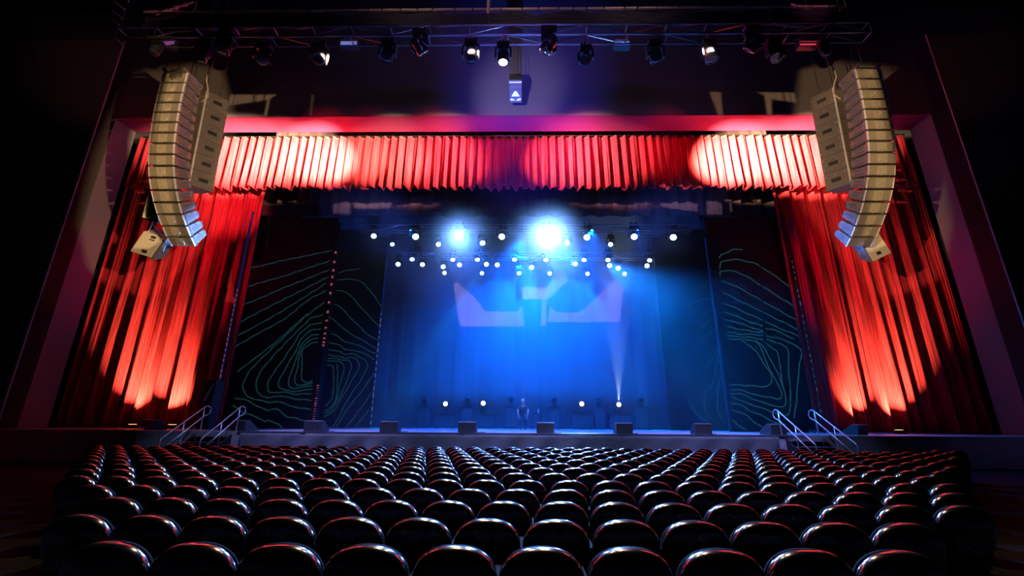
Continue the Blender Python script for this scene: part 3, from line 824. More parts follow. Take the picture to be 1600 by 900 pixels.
# ------------------------------------------------------------------ stage monitors on the lip of the stage
def monitor(px0, px1, Y, yaw, label):
    p = at((px0 + px1) / 2, 668, Y); p.z = ST
    w = abs(at(px1, 668, Y).x - at(px0, 668, Y).x) if yaw == 0 else .74
    t = thing('wedge_monitor', p, label, 'monitor speaker', 'wedge monitors')
    m = Matrix.Translation(p) @ Matrix.Rotation(yaw, 4, 'Z')
    sec = [(-w / 2, -.06, .005), (-w / 2, -.10, .37), (-w / 2, .08, .40), (-w / 2, .48, .12), (-w / 2, .48, .005)]
    MB().prism(sec, (w, 0, 0), m).build('speaker_cabinet', M['wedge'], t, bevel=.012)
    MB().prism([(-w / 2 + .03, .10, .392), (-w / 2 + .03, .46, .14), (-w / 2 + .03, .465, .148), (-w / 2 + .03, .105, .40)], (w - .06, 0, 0), m).build('grille', M['grilledark'], t)
    MB().box((w * .31, -.088, .17), (.04, .02, .04), m).build('socket', M['dot'], t)
    MB().box((0, -.095, .385), (w * .96, .012, .014), m).build('top_edge', M['rim'], t)
    mb = MB()
    mb.tube([m @ Vector(q) for q in ((w * .4, .05, .012), (w * .62, .0, .012), (w * .75, .12, .012), (w * .95, .3, .012))], .012, 5)
    mb.build('cable', M['slot'], t)


for px0, px1, Y, yw, lab in (
        (218, 250, 18.1, -.55, 'wedge monitor at the far left end of the stage, beyond the left stairs'),
        (361, 387, 17.35, -.3, 'wedge monitor just right of the left stairs'),
        (475, 505, 17.3, -.12, 'wedge monitor in front of the dashed strip of the left screen'),
        (594, 622, 17.3, 0, 'wedge monitor below the narrow left screen edge'),
        (716, 744, 17.3, 0, 'wedge monitor left of the crouching person'),
        (839, 866, 17.3, 0, 'wedge monitor right of the crouching person'),
        (962, 988, 17.3, 0, 'wedge monitor below the floor light with the white haze plume'),
        (1085, 1111, 17.3, 0, 'wedge monitor left of the wide right screen edge'),
        (1200, 1228, 17.35, .3, 'wedge monitor just left of the right stairs'),
        (1330, 1358, 18.1, .5, 'wedge monitor at the far right end of the stage, beyond the right stairs')):
    monitor(px0, px1, Y, yw, lab)

# ------------------------------------------------------------------ stairs up to the stage
def stairs(xa, xb, label):
    x0, x1 = min(xa, xb), max(xa, xb)
    t = thing('stage_stairs', ((x0 + x1) / 2, 16.2, 0), label, 'stairs', 'stage stairs')
    for i in range(5):
        z = ST - .19 * (i + 1); Y = 16.8 - .28 * i
        MB().box(((x0 + x1) / 2, Y - .02, z), (x1 - x0 - .1, .30, .035)).build('tread', M['nosing'], t)
        MB().box(((x0 + x1) / 2, Y + .10, z - .1), (x1 - x0 - .12, .02, .17)).build('riser', M['black'], t)
    for x in (x0, x1):
        MB().prism([(x - .02, 16.92, ST - .1), (x - .02, 16.92, .0), (x - .02, 15.4, .0), (x - .02, 15.4, .16)], (.04, 0, 0)).build('stringer', M['steel'], t)
        mb = MB()
        mb.tube([(x, 15.35, .0), (x, 15.3, .86), (x, 15.36, .93), (x, 17.2, 2.02), (x, 17.34, 2.04), (x, 17.48, 1.98), (x, 17.52, 1.84), (x, 17.46, 1.74), (x, 17.2, 1.66), (x, 15.35, .50)], .022, 8)
        mb.tube([(x, 17.15, ST), (x, 17.15, 1.98)], .02, 6); mb.tube([(x, 16.25, .6), (x, 16.25, 1.45)], .02, 6)
        mb.build('handrail', M['chrome'], t, smooth=True)


stairs(-12.05, -10.68, 'stage stairs with bright tubular handrails at the left end of the skirt')
stairs(9.75, 11.1, 'stage stairs with bluish tubular handrails at the right end of the skirt')

# ------------------------------------------------------------------ trusses
def truss(name, x0, x1, Y, z, label, w=.5, bay=1.25, m='truss'):
    t = thing(name, ((x0 + x1) / 2, Y, z), label, 'truss')
    for y in (0, w):
        for dz in (0, w): MB().tube([(x0, Y + y, z + dz), (x1, Y + y, z + dz)], .028, 6).build('chord', M[m], t)
    n = max(2, int((x1 - x0) / bay)); st = (x1 - x0) / n
    for i in range(n + 1):
        x = x0 + i * st
        MB().tube([(x, Y, z), (x, Y, z + w), (x, Y + w, z + w), (x, Y + w, z), (x, Y, z), (x, Y, z + .01)], .016, 5).build('upright_frame', M[m], t)
        if i < n:
            a, b_ = (x, x + st) if i % 2 else (x + st, x)
            MB().tube([(a, Y, z), (b_, Y, z + w), (b_, Y + w, z + w), (a, Y + w, z)], .014, 5).build('diagonal_brace', M[m], t)
    for f in (.12, .5, .88):
        x = x0 + (x1 - x0) * f
        MB().tube([(x, Y + w / 2, z + w - .05), (x, Y + w / 2, 23.97)], .012, 5).build('hoist_chain', M['chain'], t)
    return t


ZT = at(765, 70, 11.0).z
M['darktruss'] = mat('dark_truss_metal', (.16, .16, .19), .4, .9)
truss('front_truss', -12.7, 10.75, 10.62, ZT, 'long aluminium box truss across the top, carrying the dark moving heads', .38, 1.2, 'darktruss')
xa, xb = at(562, 354, 22.0), at(1080, 354, 22.0)
ZF = at(820, 360, 22.0).z
truss('fly_truss', xa.x, xb.x, 22.0, ZF, 'blue-lit downstage fly truss carrying the upper row of glowing lights', .34, 1.1)
xa, xb = at(625, 404, 24.3), at(1040, 404, 24.3)
ZG = at(820, 403, 24.3).z
truss('fly_truss', xa.x, xb.x, 24.3, ZG, 'blue-lit upstage fly truss carrying the lower rows of glowing lights', .34, 1.0)
for s in (-1, 1):
    spot('fly_truss_blue', (s * 4.5, 18.6, 8.2), (s * 7.6, 22.2, ZF + .2), 2500, (.05, .14, 1.0), 40, 1, .05)
    spot('fly_truss_blue', (s * 3, 20.6, 6.5), (s * 5, 24.4, ZG + .2), 1800, (.05, .14, 1.0), 60, 1, .05)

# cloth swag and batten above the front truss, ceiling bits
zc0, zc1 = at(770, 47, 11.3).z, at(770, 25, 11.3).z
def swag(u, v):
    x = -12.6 + u * 23.3
    s_ = abs(math.sin(x * .48 + .4))
    return (x, 11.2 + .05 * math.sin(x * 3 + v * 5) + .16 * v * s_ + .05 * math.sin((v + .5 * s_) * 22), zc1 + v * (zc0 - zc1 + .05 + .10 * s_))
tag(MB().grid(swag, 240, 14).build('black_swag', M['blackcloth'], smooth=True, solid=.01), 'black cloth swag hanging between the tan batten and the front truss', 'curtain')
t = thing('catwalk_rail', (-1, 11.3, zc1), 'thin segmented tan rail running across the top above the black swag', 'rail')
mb = MB()
x = -12.6
while x < 10.6:
    l = rnd.uniform(.35, .75); mb.box((x + l / 2, 11.1, zc1 + .06), (l - .05, .06, .045)); x += l
mb.build('rail_segments', M['catwalk'], t)
MB().tube([(-12.6, 11.14, zc1 + .05), (10.7, 11.14, zc1 + .05)], .02).build('rail_tube', M['steel'], t)
p = at(763, 21, 11.1)
MB().box(p + Vector((0, 0, 1.2)), (.10, .06, 2.4)).build('drop_rod', M['catwalk'], t)
for x in (-3.5, 0, 3.5):
    spot('catwalk_glow', (x, 9.3, zc1 - .25), (x, 11.1, zc1 + .1), 42, (1.0, .62, .3), 110, 1.0, .1)
for pa, pb, lab in (((243, 23), (302, 3), 'thin pink-lit pipe slanting above the left end of the tan rail'), ((1236, 6), (1282, 21), 'thin red-lit pipe slanting above the right end of the tan rail')):
    a, b_ = at(*pa, 11.4), at(*pb, 11.4)
    t = thing('slanted_pipe', (a + b_) / 2, lab, 'pipe', 'slanted ceiling pipes')
    MB().tube([a, b_], .03, 8).build('tube', M['truss'], t)
    mb = MB()
    for f in (.3, .55, .8):
        q = a.lerp(b_, f); mb.box(q, (.09, .09, .09))
    mb.build('clamp', M['rig'], t)
    MB().tube([a.lerp(b_, .55), a.lerp(b_, .55) + Vector((0, 0, 23.98 - a.lerp(b_, .55).z))], .012, 5).build('hanger', M['chain'], t)
    spot('ceiling_pipe_glow', (a + b_) / 2 + Vector((0, -2.5, -.6)), (a + b_) / 2, 60, (1.0, .25, .45), 40, 1, .05)
t = thing('wall_ladder', at(192, 20, 12.0), 'short row of pale ladder rungs in the dark upper left corner', 'ladder')
mb = MB()
for i, (pa, pb) in enumerate((((178, 2), (195, 15)), ((176, 16), (191, 29)), ((176, 30), (186, 39)), ((196, -6), (202, 3)))): mb.tube([at(*pa, 12), at(*pb, 12)], .022, 6)
mb.build('rung', M['rim'], t)
mb = MB(); mb.tube([at(177, -8, 12.05), at(175, 42, 12.05)], .02, 6); mb.tube([at(203, -8, 12.05), at(187, 44, 12.05)], .02, 6)
mb.build('side_rail', M['black'], t)
spot('ladder_glow', at(210, 30, 9.5), at(188, 20, 12), 40, (1, .4, .7), 40, 1, .05)

# ------------------------------------------------------------------ moving-head lights
HEADS = {}
def head_meshes():
    mb = MB().box((0, 0, .0), (.34, .24, .13)); mb.box((0, 0, .07), (.26, .18, .03)); HEADS['base'] = mb.mesh('base', M['fixture'])
    mb = MB(); mb.box((0, 0, -.11), (.44, .13, .06))
    for s in (-1, 1): mb.box((s * .205, 0, -.27), (.045, .14, .32))
    HEADS['yoke'] = mb.mesh('yoke', M['fixture'])
    prof = [(.01, .20), (.09, .195), (.135, .16), (.15, .09), (.15, -.02), (.135, -.06), (.150, -.09), (.150, -.19), (.135, -.21), (.128, -.20)]
    HEADS['head'] = MB().lathe(prof, 20).mesh('head', M['fixture'], True)
    for kk, mm in (('lens', 'lens'), ('lenswarm', 'lenswarm'), ('lensdark', 'lensdark')):
        HEADS[kk] = MB().lathe([(.128, -.195), (.11, -.206), (.06, -.214), (.005, -.217)], 20).mesh('lens', M[mm], True)
    mb = MB()
    for s in (-1, 1): mb.tube([(s * .1, 0, .08), (s * .1, 0, .20)], .03, 8); mb.tube([(0, 0, .12), (s * .1, 0, .12)], .02, 6)
    HEADS['clamp'] = mb.mesh('clamp', M['steel'])
head_meshes()


def moving_head(lens_at, aim_at, label, group, lens='lens', size=1.0, floor=False, ztop=None):
    a = (Vector(aim_at) - Vector(lens_at)).normalized()
    piv = Vector(lens_at) - a * .21 * size
    up = -1 if floor else 1
    loc = piv + Vector((0, 0, .34 * size * up))
    t = thing('moving_head_light', loc, label, 'stage light', group)
    fl = Matrix.Diagonal((1, 1, up, 1)) if up < 0 else Matrix()
    flip = Matrix.Rotation(PI, 4, 'X') if floor else Matrix()
    pan = math.atan2(a.y, a.x) + PI / 2
    def part(key, name, mtx):
        o = bpy.data.objects.new(name, HEADS[key]); COL.objects.link(o); o.parent = t
        o.matrix_local = mtx @ Matrix.Scale(size, 4); WLOC[o.name] = Vector(loc)
        return o
    part('base', 'base', flip)
    part('clamp', 'clamp', flip)
    part('yoke', 'yoke', flip @ Matrix.Rotation(pan if not floor else -pan, 4, 'Z'))
    q = Vector((0, 0, -1)).rotation_difference(a)
    hd = part('head', 'head', Matrix.Translation((0, 0, -.34 * size * up)) @ q.to_matrix().to_4x4())
    o = bpy.data.objects.new('lens', HEADS[lens]); COL.objects.link(o); o.parent = hd
    if ztop is not None and ztop > loc.z + .05:
        yc = min((10.62, 11.0, 22.0, 22.34, 24.3, 24.64), key=lambda q: abs(q - loc.y))
        MB().tube([loc + Vector((0, 0, .1 * size)), Vector((loc.x, loc.y, ztop)), Vector((loc.x, yc, ztop + .01))], .03, 6).build('drop_pipe', M['steel'], t)
    return t


cams = Vector((0, 0, 1.6))
# upper row on the downstage fly truss
rowA = [(584, 369, .9), (613, 382, .7), (649.5, 370, 1.1), (685, 382, .8), (718, 369, 1.2), (754, 380, .9), (784, 370, 1.1), (854, 369, 1.2), (886, 380, .9), (917, 371, 1.1), (954, 382, .8), (991, 370, 1.1), (1052, 371, 1.1)]
for i, (x, y, s) in enumerate(rowA):
    Yl = 22.05 if y < 375 else 22.3
    L = at(x, y, Yl)
    tg = Vector((L.x * .35 + (x % 7 - 3) * .6, 12.0, 1.0)) if i not in (4, 7) else cams
    moving_head(L, tg, 'glowing moving-head light, %s from left in the upper row over the stage' % nth(i), 'upper row of glowing stage lights', size=1.28 * s, ztop=ZF + .02)
rowB = [(622, 413), (644, 405.5), (660, 413.5), (692.5, 417), (707.5, 406), (718, 414), (746, 406), (760, 413), (777, 414), (804, 406), (830.5, 418), (853, 406.5), (899, 412.5), (912.5, 406.5), (950, 406.5), (952.5, 415), (966, 419), (1011, 415.5), (1015, 407), (1037, 414)]
rowB.sort()
for i, (x, y) in enumerate(rowB):
    L = at(x, y, 24.35 if y < 410 else 24.6)
    moving_head(L, (L.x * .6, 13.0 if y > 410 else 19.0, 1.0), 'glowing moving-head light, %s from left in the middle row over the stage' % nth(i), 'middle row of glowing stage lights', size=1.12, ztop=ZG + .02)
for i, (x, y) in enumerate(((694.5, 426.5), (753, 427), (811, 427), (859, 427.5), (918, 428), (976, 428))):
    L = at(x, y, 24.62)
    moving_head(L, (L.x * .6, 10, 1.0), 'small glowing moving-head light, %s from left in the lowest hanging row' % nth(i), 'lowest row of glowing stage lights', size=.95, ztop=ZG + .02)
# the two heads that face the camera throw their beams through the haze towards the seats
spot('key_beam', at(854, 369, 21.72), cams, 19000, (.16, .40, 1.0), 90, 1.0, .12)
spot('key_beam', at(718, 369, 21.72), cams, 5400, (.15, .38, 1.0), 80, 1.0, .1)
for x, y in ((886, 380), (898, 412)): spot('key_beam', at(x, y, 22.1), cams, 500, (.05, .30, 1.0), 45, 1.0, .1)

# floor lights in front of the backdrop: lit ones low between pedestals, unlit ones on pedestals
YFl = 25.0
for i, (x, y, tgt) in enumerate(((696, 631, (-4, 10, 3)), (755, 630, (0, 8, 7)), (909, 631, (3, 8, 4)), (967, 632, (5.4, 8, 3)))):
    L = at(x, y, YFl)
    hd = moving_head(L, tgt, 'glowing round floor light, %s from left of the four lit ones low at the backdrop' % nth(i), 'lit floor lights', lens='lenswarm', size=1.0, floor=True)
    Pp = at(x, y, YFl + .2)
    t = thing('floor_light_stand', (L.x, YFl + .2, ST), 'squat black case under the %s lit floor light from the left' % nth(i), 'equipment case', 'cases under lit floor lights')
    MB().box((L.x, YFl + .2, ST + .03 + (hd.location.z - .26 - ST) / 2), (1.15, .6, hd.location.z - .30 - ST)).build('case_body', M['case'], t, bevel=.02)
    MB().box((L.x, YFl + .2, hd.location.z - .22), (1.2, .64, .06)).build('case_lid', M['steel'], t)
    mb = MB()
    for dx in (-.45, .45): mb.box((L.x + dx, YFl + .2, ST + .01), (.08, .4, .05))
    mb.build('runner', M['steel'], t)
for i, x in enumerate((662, 730, 798, 866, 936, 1003)):
    Pp = at(x, 650, YFl + .1)
    t = thing('light_pedestal', (Pp.x, YFl + .1, ST), 'tall narrow black pedestal, %s from left along the backdrop' % nth(i), 'pedestal', 'pedestals along the backdrop')
    zt = at(x, 637, YFl).z
    MB().box((Pp.x, YFl + .1, (ST + zt) / 2 + .04), (.55, .5, zt - ST - .1)).build('column', M['case'], t, bevel=.015)
    MB().box((Pp.x, YFl + .1, zt + .015), (.62, .56, .05)).build('top_plate', M['steel'], t)
    mb = MB()
    for dx in (-.24, .24): mb.tube([(Pp.x + dx, YFl - .1, ST), (Pp.x + dx, YFl - .1, ST + .12)], .03, 6)
    mb.build('foot', M['steel'], t)
    moving_head((Pp.x, YFl + .0, zt + .57), (Pp.x * .8, 16, 9), 'unlit moving-head light on the %s pedestal from the left' % nth(i), 'unlit heads on pedestals', lens='lensdark', size=.8, floor=True)
# white beam of the fourth floor light, broken up by its gobo
L = at(967, 628, 24.9)
hb = spot('haze_plume_beam', L, L + Vector((.22, .05, 5)), 9000, (.55, .85, 1.0), 22, .7, .02)
# front truss heads
front = [(240, 84, .7, 'd'), (312, 93, 1, 'd'), (347, 80, 1.1, 'd'), (410, 93, 1, 'c'), (498, 92, 1, 'c'), (604, 92, 1, 'd'), (662, 84, 1.05, 't'), (735, 93, 1, 'd'), (786, 98, .95, 'l'), (851, 82, 1.15, 'g'), (914, 94, .9, 'c'), (1026, 94, 1, 'd'), (1112, 94, 1, 'd'),
         (1169, 80, 1.05, 't'), (1215, 92, 1, 'd'), (1292, 84, .7, 'd')]
for i, (x, y, s, k) in enumerate(front):
    L = at(x, y, 10.8)
    tg = {'d': (L.x * 1.02, 9.5, 6), 'c': (L.x * .9 + (.8 if x < 800 else -.8), 8.6, 9), 't': (L.x + (1.2 if x < 800 else -1.2), 12.5, 10.8), 'l': (L.x, 10.7, 6), 'g': (L.x - 2.2, 12.2, 8.5)}[k]
    lab = {'d': 'dark moving-head light', 'c': 'dark moving-head light with a glinting rim', 't': 'tilted dark moving-head light', 'l': 'moving-head light with a lit white lens', 'g': 'tilted moving-head light with a bright pale barrel'}[k]
    moving_head(L, tg, '%s, %s from left under the front truss' % (lab, nth(i)), 'moving heads under the front truss', lens={'l': 'lenswarm', 'g': 'lensdark'}.get(k, 'lensdark'), size=1.2 * s, ztop=ZT + .02)
spot('front_truss_glint', (0, 3, 9), (0, 11, 12.6), 130, (.45, .55, 1.0), 100, 1.0, .1)
spot('front_truss_red', (-4, 15, 10), (-9.5, 11.2, 12.9), 300, (1.0, .03, .12), 50, 1.0, .1)
spot('front_truss_red', (4, 15, 10), (8.5, 11.2, 12.9), 300, (1.0, .03, .12), 50, 1.0, .1)
spot('front_truss_blue', (0, 15.5, 9), (0, 11.2, 13.1), 220, (.04, .12, 1.0), 90, 1.0, .1)
# small boxes with a coloured emissive face lying in the front truss
for x0, x1, c_, lab in ((243, 274, (.22, .05, .22), 'violet-lit flat box lying in the left end of the front truss'), (530, 559, (.20, .22, .60), 'white and blue lit flat box in the front truss'),
                        (960, 985, (.10, .20, .85), 'bright blue lit flat box in the front truss'), (1250, 1278, (.85, .05, .10), 'red-lit flat box lying in the right end of the front truss')):
    a, b_ = at(x0, 71, 11.02), at(x1, 63, 11.02)
    t = thing('truss_box', ((a.x + b_.x) / 2, 11.02, a.z), lab, 'stage light', 'lit boxes in the front truss')
    mm = mat('box_face_emission', (.02, .02, .02), .5, emit=c_, strength=.8)
    MB().box(((a.x + b_.x) / 2, 11.14, (a.z + b_.z) / 2), (b_.x - a.x, .2, b_.z - a.z)).build('housing', M['fixture'], t, bevel=.01)
    MB().box(((a.x + b_.x) / 2, 11.035, (a.z + b_.z) / 2), ((b_.x - a.x) * .9, .02, (b_.z - a.z) * .7)).build('lit_face', mm, t)
    MB().box(((a.x + b_.x) / 2, 11.12, b_.z + .07), ((b_.x - a.x) * .8, .12, .03)).build('bracket', M['rig'], t)

# cases and wing clutter
t = thing('wing_case', at(345, 655, 19.2), 'tall dark equipment case standing in the left wing by the curtain', 'equipment case')
a = at(352, 578, 19.6)
MB().box((-13.6, 19.7, (ST + 3.2) / 2 + .03), (.5, .6, 2.0)).build('case_body', M['case'], t, bevel=.02)
MB().prism([(-13.80, 19.385, 2.3), (-13.68, 19.385, 2.25), (-13.42, 19.385, 3.0), (-13.47, 19.385, 3.05)], (0, .02, 0)).build('pale_strap', M['rim'], t)
mb = MB()
for dx in (-.2, .2): mb.tube([(-13.6 + dx, 19.5, ST), (-13.6 + dx, 19.5, ST + .06)], .05, 8)
mb.build('caster', M['steel'], t)

# ------------------------------------------------------------------ person crouched on a low stool upstage
def skin_body(name, verts, edges, radii, mats, root, parent=None, sub=2, rootv=0):
    me = bpy.data.meshes.new(name)
    me.from_pydata(verts, edges, [])
    o = bpy.data.objects.new(name, me); COL.objects.link(o)
    sk = o.modifiers.new('skin', 'SKIN'); sk.use_smooth_shade = True
    for i, r in enumerate(radii):
        v = me.skin_vertices[0].data[i]; v.radius = (r, r) if not isinstance(r, tuple) else r
        v.use_root = (i == rootv)
    s_ = o.modifiers.new('sub', 'SUBSURF'); s_.levels = sub; s_.render_levels = sub
    me.materials.append(mats)
    if parent: o.parent = parent
    return o


pp = at(817, 655, 24.2); pp.z = ST
t = thing('person', pp, 'person in a dark t-shirt bending forward over the stage, bare arms hanging', 'person')
V = [(0, .08, .62), (0, .02, .78), (0, -.10, .98), (0, -.20, 1.14), (0, -.28, 1.24), (0, -.33, 1.31),
     (.17, -.20, 1.13), (.29, -.25, .92), (.23, -.36, .68), (.20, -.40, .59), (-.17, -.20, 1.13), (-.29, -.25, .92), (-.23, -.36, .68), (-.20, -.40, .60),
     (.11, .06, .58), (.15, -.26, .46), (.13, -.05, .08), (.14, -.20, .04), (-.11, .06, .58), (-.16, -.26, .46), (-.13, -.05, .08), (-.14, -.20, .04)]
Ed = [(0, 1), (1, 2), (2, 3), (3, 4), (4, 5), (3, 6), (6, 7), (7, 8), (8, 9), (3, 10), (10, 11), (11, 12), (12, 13), (0, 14), (14, 15), (15, 16), (16, 17), (0, 18), (18, 19), (19, 20), (20, 21)]
Rd = [.13, .14, .16, .14, .06, .055, .065, .048, .035, .03, .065, .048, .035, .03, .095, .075, .045, .04, .095, .075, .045, .04]
skin_body('body', V, Ed, Rd, M['skin'], t, t)
# head with face and ears
hp = Vector((0, -.37, 1.40))
mb = MB().lathe([(.005, -.125), (.05, -.115), (.075, -.07), (.085, -.01), (.088, .04), (.075, .09), (.045, .12), (.005, .13)], 16, Matrix.Translation(hp) @ Matrix.Rotation(.5, 4, 'X'))
for s in (-1, 1): mb.box(hp + Vector((s * .088, .01, 0)), (.02, .04, .06))
mb.prism([hp + Vector(q) for q in ((-.012, -.08, .01), (.012, -.08, .01), (.016, -.085, -.045), (-.016, -.085, -.045))], (0, -.025, -.01))
mb.box(hp + Vector((0, -.075, -.075)), (.045, .02, .012))
mb.build('head', M['skin'], t, smooth=True, world=False)
MB().lathe([(.092, .0), (.094, .05), (.082, .10), (.05, .13), (.005, .14)], 16, Matrix.Translation(hp + Vector((0, .012, .004))) @ Matrix.Rotation(.35, 4, 'X')).build('hair', M['hair'], t, smooth=True, world=False)
V2 = [(0, .08, .60), (0, .02, .78), (0, -.10, .98), (0, -.20, 1.13), (0, -.25, 1.19), (.17, -.20, 1.13), (.255, -.23, 1.0), (-.17, -.20, 1.13), (-.255, -.23, 1.0)]
skin_body('t_shirt', V2, [(0, 1), (1, 2), (2, 3), (3, 4), (3, 5), (5, 6), (3, 7), (7, 8)], [.145, .155, .18, .155, .075, .08, .072, .08, .072], M['shirt'], t, t)
V3 = [(0, .08, .64), (.11, .06, .58), (.15, -.26, .46), (.13, -.05, .12), (-.11, .06, .58), (-.16, -.26, .46), (-.13, -.05, .12)]
skin_body('trousers', V3, [(0, 1), (1, 2), (2, 3), (0, 4), (4, 5), (5, 6)], [.15, .11, .09, .06, .11, .09, .06], M['jeans'], t, t)
for s in (-1, 1):
    mb = MB()
    for k in range(4):
        b0 = Vector((s * .20 + (k - 1.5) * .02, -.405, .57)); l = (.075, .085, .08, .065)[k]
        mb.tube([b0, b0 + Vector((0, -.012, -l * .5)), b0 + Vector((0, .01, -l))], .009, 6)
    b0 = Vector((s * .20 - s * .03, -.40, .61)); mb.tube([b0, b0 + Vector((-s * .02, -.02, -.03)), b0 + Vector((-s * .015, -.02, -.06))], .010, 6)
    mb.build('hand_fingers', M['skin'], t, smooth=True, world=False)
    mb = MB().box((s * .135, -.10, .045), (.10, .27, .085)); mb.build('shoe', M['slot'], t, bevel=.03, world=False)
spot('person_glint', pp + Vector((.6, -4.5, 6)), pp + Vector((0, 0, 1)), 700, (.8, .85, 1.0), 9, .8, .05)
# small gear the person works on: a drum stool / stand with pale items
q = pp + Vector((.75, .1, 0))
t = thing('small_table', q, 'small dark table with pale items right of the crouching person', 'table')
MB().box(q + Vector((0, 0, .78)), (.55, .4, .03)).build('tabletop', M['steel'], t)
for dx in (-.24, .24):
    for dy in (-.16, .16): MB().tube([q + Vector((dx, dy, 0)), q + Vector((dx, dy, .77))], .018, 6).build('leg', M['steel'], t)
bt = MB().lathe([(.04, 0), (.045, .02), (.045, .17), (.02, .22), (.02, .26)], 12, Matrix.Translation(q + Vector((.08, 0, .80)))).build('bottle', M['rim'], smooth=True)
tag(bt, 'small pale bottle on the dark table right of the crouching person', 'bottle')

# ------------------------------------------------------------------ theatre seats
SEAT = {}
def seat_meshes():
    hw, cz, top, bot = .268, .60, .86, .40
    out = []
    n = 22
    for k in range(n + 1):                     # arch over the top
        a = PI - PI * k / n
        ca, sa = math.cos(a), math.sin(a)
        x = hw * math.copysign(abs(ca) ** .86, ca); z = .66 + (top - .66) * abs(sa) ** .92
        out.append((x, z))
    out += [(hw * .96, .55), (hw * .84, .44), (hw * .5, bot), (-hw * .5, bot), (-hw * .84, .44), (-hw * .96, .55)]
    def shell(loops, c=(0, .62)):
        vs, fs = [], []
        m = len(out)
        for s, y in loops:
            vs += [(c[0] + (x - c[0]) * s, y + .22 * (.62 - z), c[1] + (z - c[1]) * s) for x, z in out]
        L = len(loops)
        for i in range(L - 1):
            fs += [(i * m + j, i * m + (j + 1) % m, (i + 1) * m + (j + 1) % m, (i + 1) * m + j) for j in range(m)]
        fs += [tuple(range(m - 1, -1, -1)), tuple((L - 1) * m + j for j in range(m))]
        return MB().add(vs, fs)
    SEAT['back_shell'] = shell([(.2, -.058), (.5, -.055), (.74, -.049), (.86, -.041), (.92, -.031), (.96, -.017), (.985, .0), (.997, .018), (1.0, .034), (.99, .046), (.965, .054), (.92, .056), (.5, .055)]).mesh('back_shell', M['plastic'], True)
    SEAT['back_cushion'] = shell([(.6, .057), (.93, .057), (.965, .064), (.975, .076), (.965, .09), (.93, .10), (.85, .11), (.5, .115)]).mesh('back_cushion', M['vinyl'], True)
    mb = MB()
    def pad(u, v):
        return (u, v)
    rows = [(.88, .40), (.98, .41), (1, .43), (1, .46), (.97, .485), (.85, .495)]
    vs, fs = [], []
    base = [(-.23, .12), (-.10, .10), (.10, .10), (.23, .12), (.245, .30), (.22, .50), (.12, .54), (-.12, .54), (-.22, .50), (-.245, .30)]
    for s, z in rows: vs += [(x * s, .32 + (y - .32) * s, z) for x, y in base]
    m = len(base)
    for i in range(len(rows) - 1): fs += [(i * m + j, i * m + (j + 1) % m, (i + 1) * m + (j + 1) % m, (i + 1) * m + j) for j in range(m)]
    fs += [tuple(range(m - 1, -1, -1)), tuple((len(rows) - 1) * m + j for j in range(m))]
    SEAT['seat_cushion'] = MB().add(vs, fs).mesh('seat_cushion', M['vinyl'], True)
    mb = MB().box((-.256, .26, .61), (.036, .34, .035)); mb.box((-.256, .12, .48), (.03, .06, .26))
    SEAT['armrest'] = mb.mesh('armrest', M['vinyl'])
    mb = MB().box((-.256, .26, .61), (.036, .34, .035)); mb.box((-.256, .12, .48), (.03, .06, .26))
    for v in range(len(mb.v)): mb.v[v] = Vector((-mb.v[v].x - .001, mb.v[v].y, mb.v[v].z))
    SEAT['armrest_b'] = mb.mesh('armrest', M['vinyl'])
    mb = MB()
    mb.box((0, .16, .24), (.34, .05, .30)); mb.box((-.17, .16, .05), (.05, .30, .06)); mb.box((.17, .16, .05), (.05, .30, .06))
    mb.box((-.17, .16, .22), (.05, .06, .40)); mb.box((.17, .16, .22), (.05, .06, .40))
    mb.box((0, .26, .38), (.38, .30, .03))
    for v in range(len(mb.v)): mb.v[v].z = max(mb.v[v].z, .0)
    SEAT['pedestal'] = mb.mesh('pedestal', M['black'])
    mb = MB().box((0, -.052, .50), (.06, .01, .025)); SEAT['number_plate'] = mb.mesh('number_plate', M['fixture'])
seat_meshes()
PITCHX = .55
# x of one seat in each row (rows are staggered), nearest row first
ROW_X = [.15, .30, .41, .535, .12, -.02, -.16, .21, .06, -.10, .29, .12, -.05, -.20]
rows = []
for r in range(14):
    Y = 3.10 + .79 * r
    d = Y * .957 - .22
    xl, xr = (122 - 808) / FPX * d, (1478 - 808) / FPX * d
    k0 = math.ceil((xl - .14 - ROW_X[r]) / PITCHX); k1 = math.floor((xr + .14 - ROW_X[r]) / PITCHX)
    row = []
    for k in range(k0, k1 + 1):
        x = ROW_X[r] + k * PITCHX
        if r == 13 and (-12.6 < x < -10.1 or 9.2 < x < 11.6): continue
        if r == 12 and False: continue
        row.append((x, Y))
    rows.append(row)
ROWN = ['nearest row', 'second nearest row', 'third nearest row', 'fourth nearest row', 'fifth nearest row', 'sixth nearest row', 'seventh nearest row', 'eighth nearest row',
        'ninth nearest row', 'tenth nearest row', 'eleventh nearest row', 'twelfth nearest row', 'row second from the stage', 'row next to the stage']
count = 0
far = MB()
rj = random.Random(11)
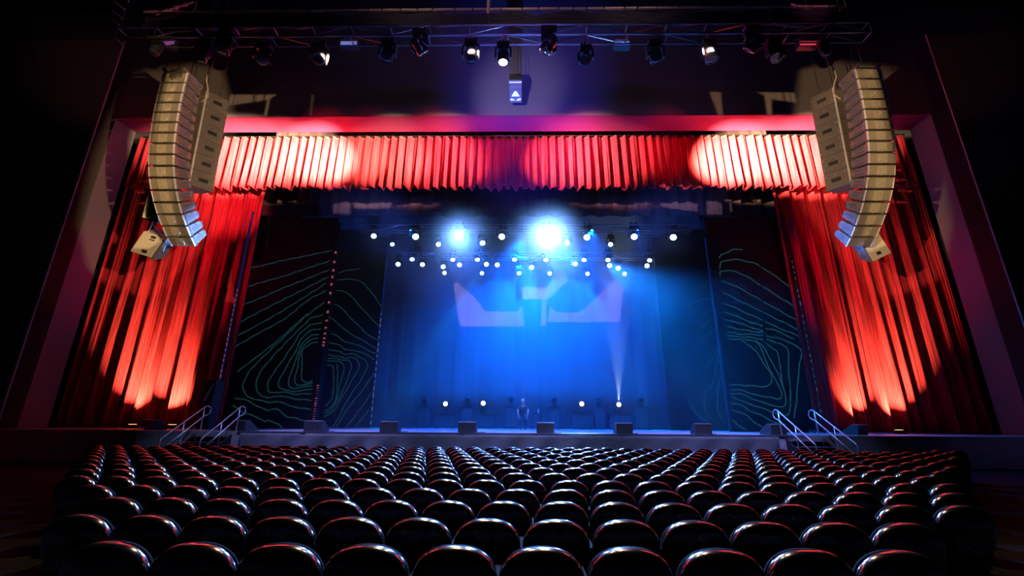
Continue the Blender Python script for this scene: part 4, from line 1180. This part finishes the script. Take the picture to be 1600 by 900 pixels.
for r, row in enumerate(rows):
    indiv = count + len(row) <= 300
    room = max(0, 300 - count)
    # in the row where the count runs out keep the ones nearest the middle of the photo
    keep = set(range(len(row))) if indiv else set(sorted(range(len(row)), key=lambda i: abs(row[i][0]))[:room])
    for i, (x, Y) in enumerate(row):
        dx, dy = rj.uniform(-.006, .006), rj.uniform(-.012, .012)
        if i in keep:
            t = thing('theatre_seat', (x + dx, Y + dy, 0), 'glossy black round-topped theatre seat, %s from left in the %s' % (nth(i), ROWN[r]), 'seat', 'black theatre seats')
            for key, nm in (('back_shell', 'back_shell'), ('back_cushion', 'back_cushion'), ('seat_cushion', 'seat_cushion'), ('armrest', 'armrest'), ('armrest_b', 'armrest'), ('pedestal', 'pedestal')) + ((('number_plate', 'number_plate'),) if r < 3 else ()):
                o = bpy.data.objects.new(nm, SEAT[key]); o.parent = t; COL.objects.link(o)
            count += 1
        else:
            for mi, key in enumerate(('back_shell', 'back_cushion', 'seat_cushion', 'pedestal')):
                far.mi = (0, 1, 1, 2)[mi]
                me = SEAT[key]
                far.add([v.co + Vector((x + dx, Y + dy, 0)) for v in me.vertices], [tuple(p.vertices) for p in me.polygons])
if far.v:
    o = far.build('distant_theatre_seats', [M['plastic'], M['vinyl'], M['black']], smooth=True)
    tag(o, 'far rows of small glossy black theatre seats in front of the stage', 'seats', None, 'stuff')

# ------------------------------------------------------------------ haze on the stage
mb = MB()
sec = [(19.0, 1.16), (27.0, 1.16), (27.0, 17.9), (21.5, 17.9), (21.5, 13.2), (19.0, 13.2)]
mb.prism([(-13.5, y, z) for y, z in sec], (27.0, 0, 0))
hz = mb.build('stage_haze', M['black'])
tag(hz, 'blue theatrical haze filling the stage behind the curtains', 'haze', None, 'stuff')
hm = bpy.data.materials.new('haze')
hm.use_nodes = True
nt = hm.node_tree
nt.nodes.remove(nt.nodes['Principled BSDF'])
vs_ = nt.nodes.new('ShaderNodeVolumeScatter')
vs_.inputs['Color'].default_value = (1, 1, 1, 1)
vs_.inputs['Density'].default_value = .026
vs_.inputs['Anisotropy'].default_value = .5
nt.links.new(vs_.outputs[0], nt.nodes['Material Output'].inputs['Volume'])
tc = nt.nodes.new('ShaderNodeTexCoord')
mp = nt.nodes.new('ShaderNodeMapping'); mp.inputs['Rotation'].default_value = (0, .5, 0); mp.inputs['Scale'].default_value = (.34, .34, .20)
nz = nt.nodes.new('ShaderNodeTexNoise'); nz.inputs['Scale'].default_value = 1.0; nz.inputs['Detail'].default_value = 3; nz.inputs['Roughness'].default_value = .6
mr = nt.nodes.new('ShaderNodeMapRange'); mr.inputs['From Min'].default_value = .30; mr.inputs['From Max'].default_value = .70
mr.inputs['To Min'].default_value = .008; mr.inputs['To Max'].default_value = .046
nt.links.new(tc.outputs['Object'], mp.inputs[0]); nt.links.new(mp.outputs[0], nz.inputs['Vector'])
nt.links.new(nz.outputs['Fac'], mr.inputs['Value']); nt.links.new(mr.outputs[0], vs_.inputs['Density'])
scene.cycles.volume_step_rate = 1.5
hz.data.materials.clear()
hz.data.materials.append(hm)
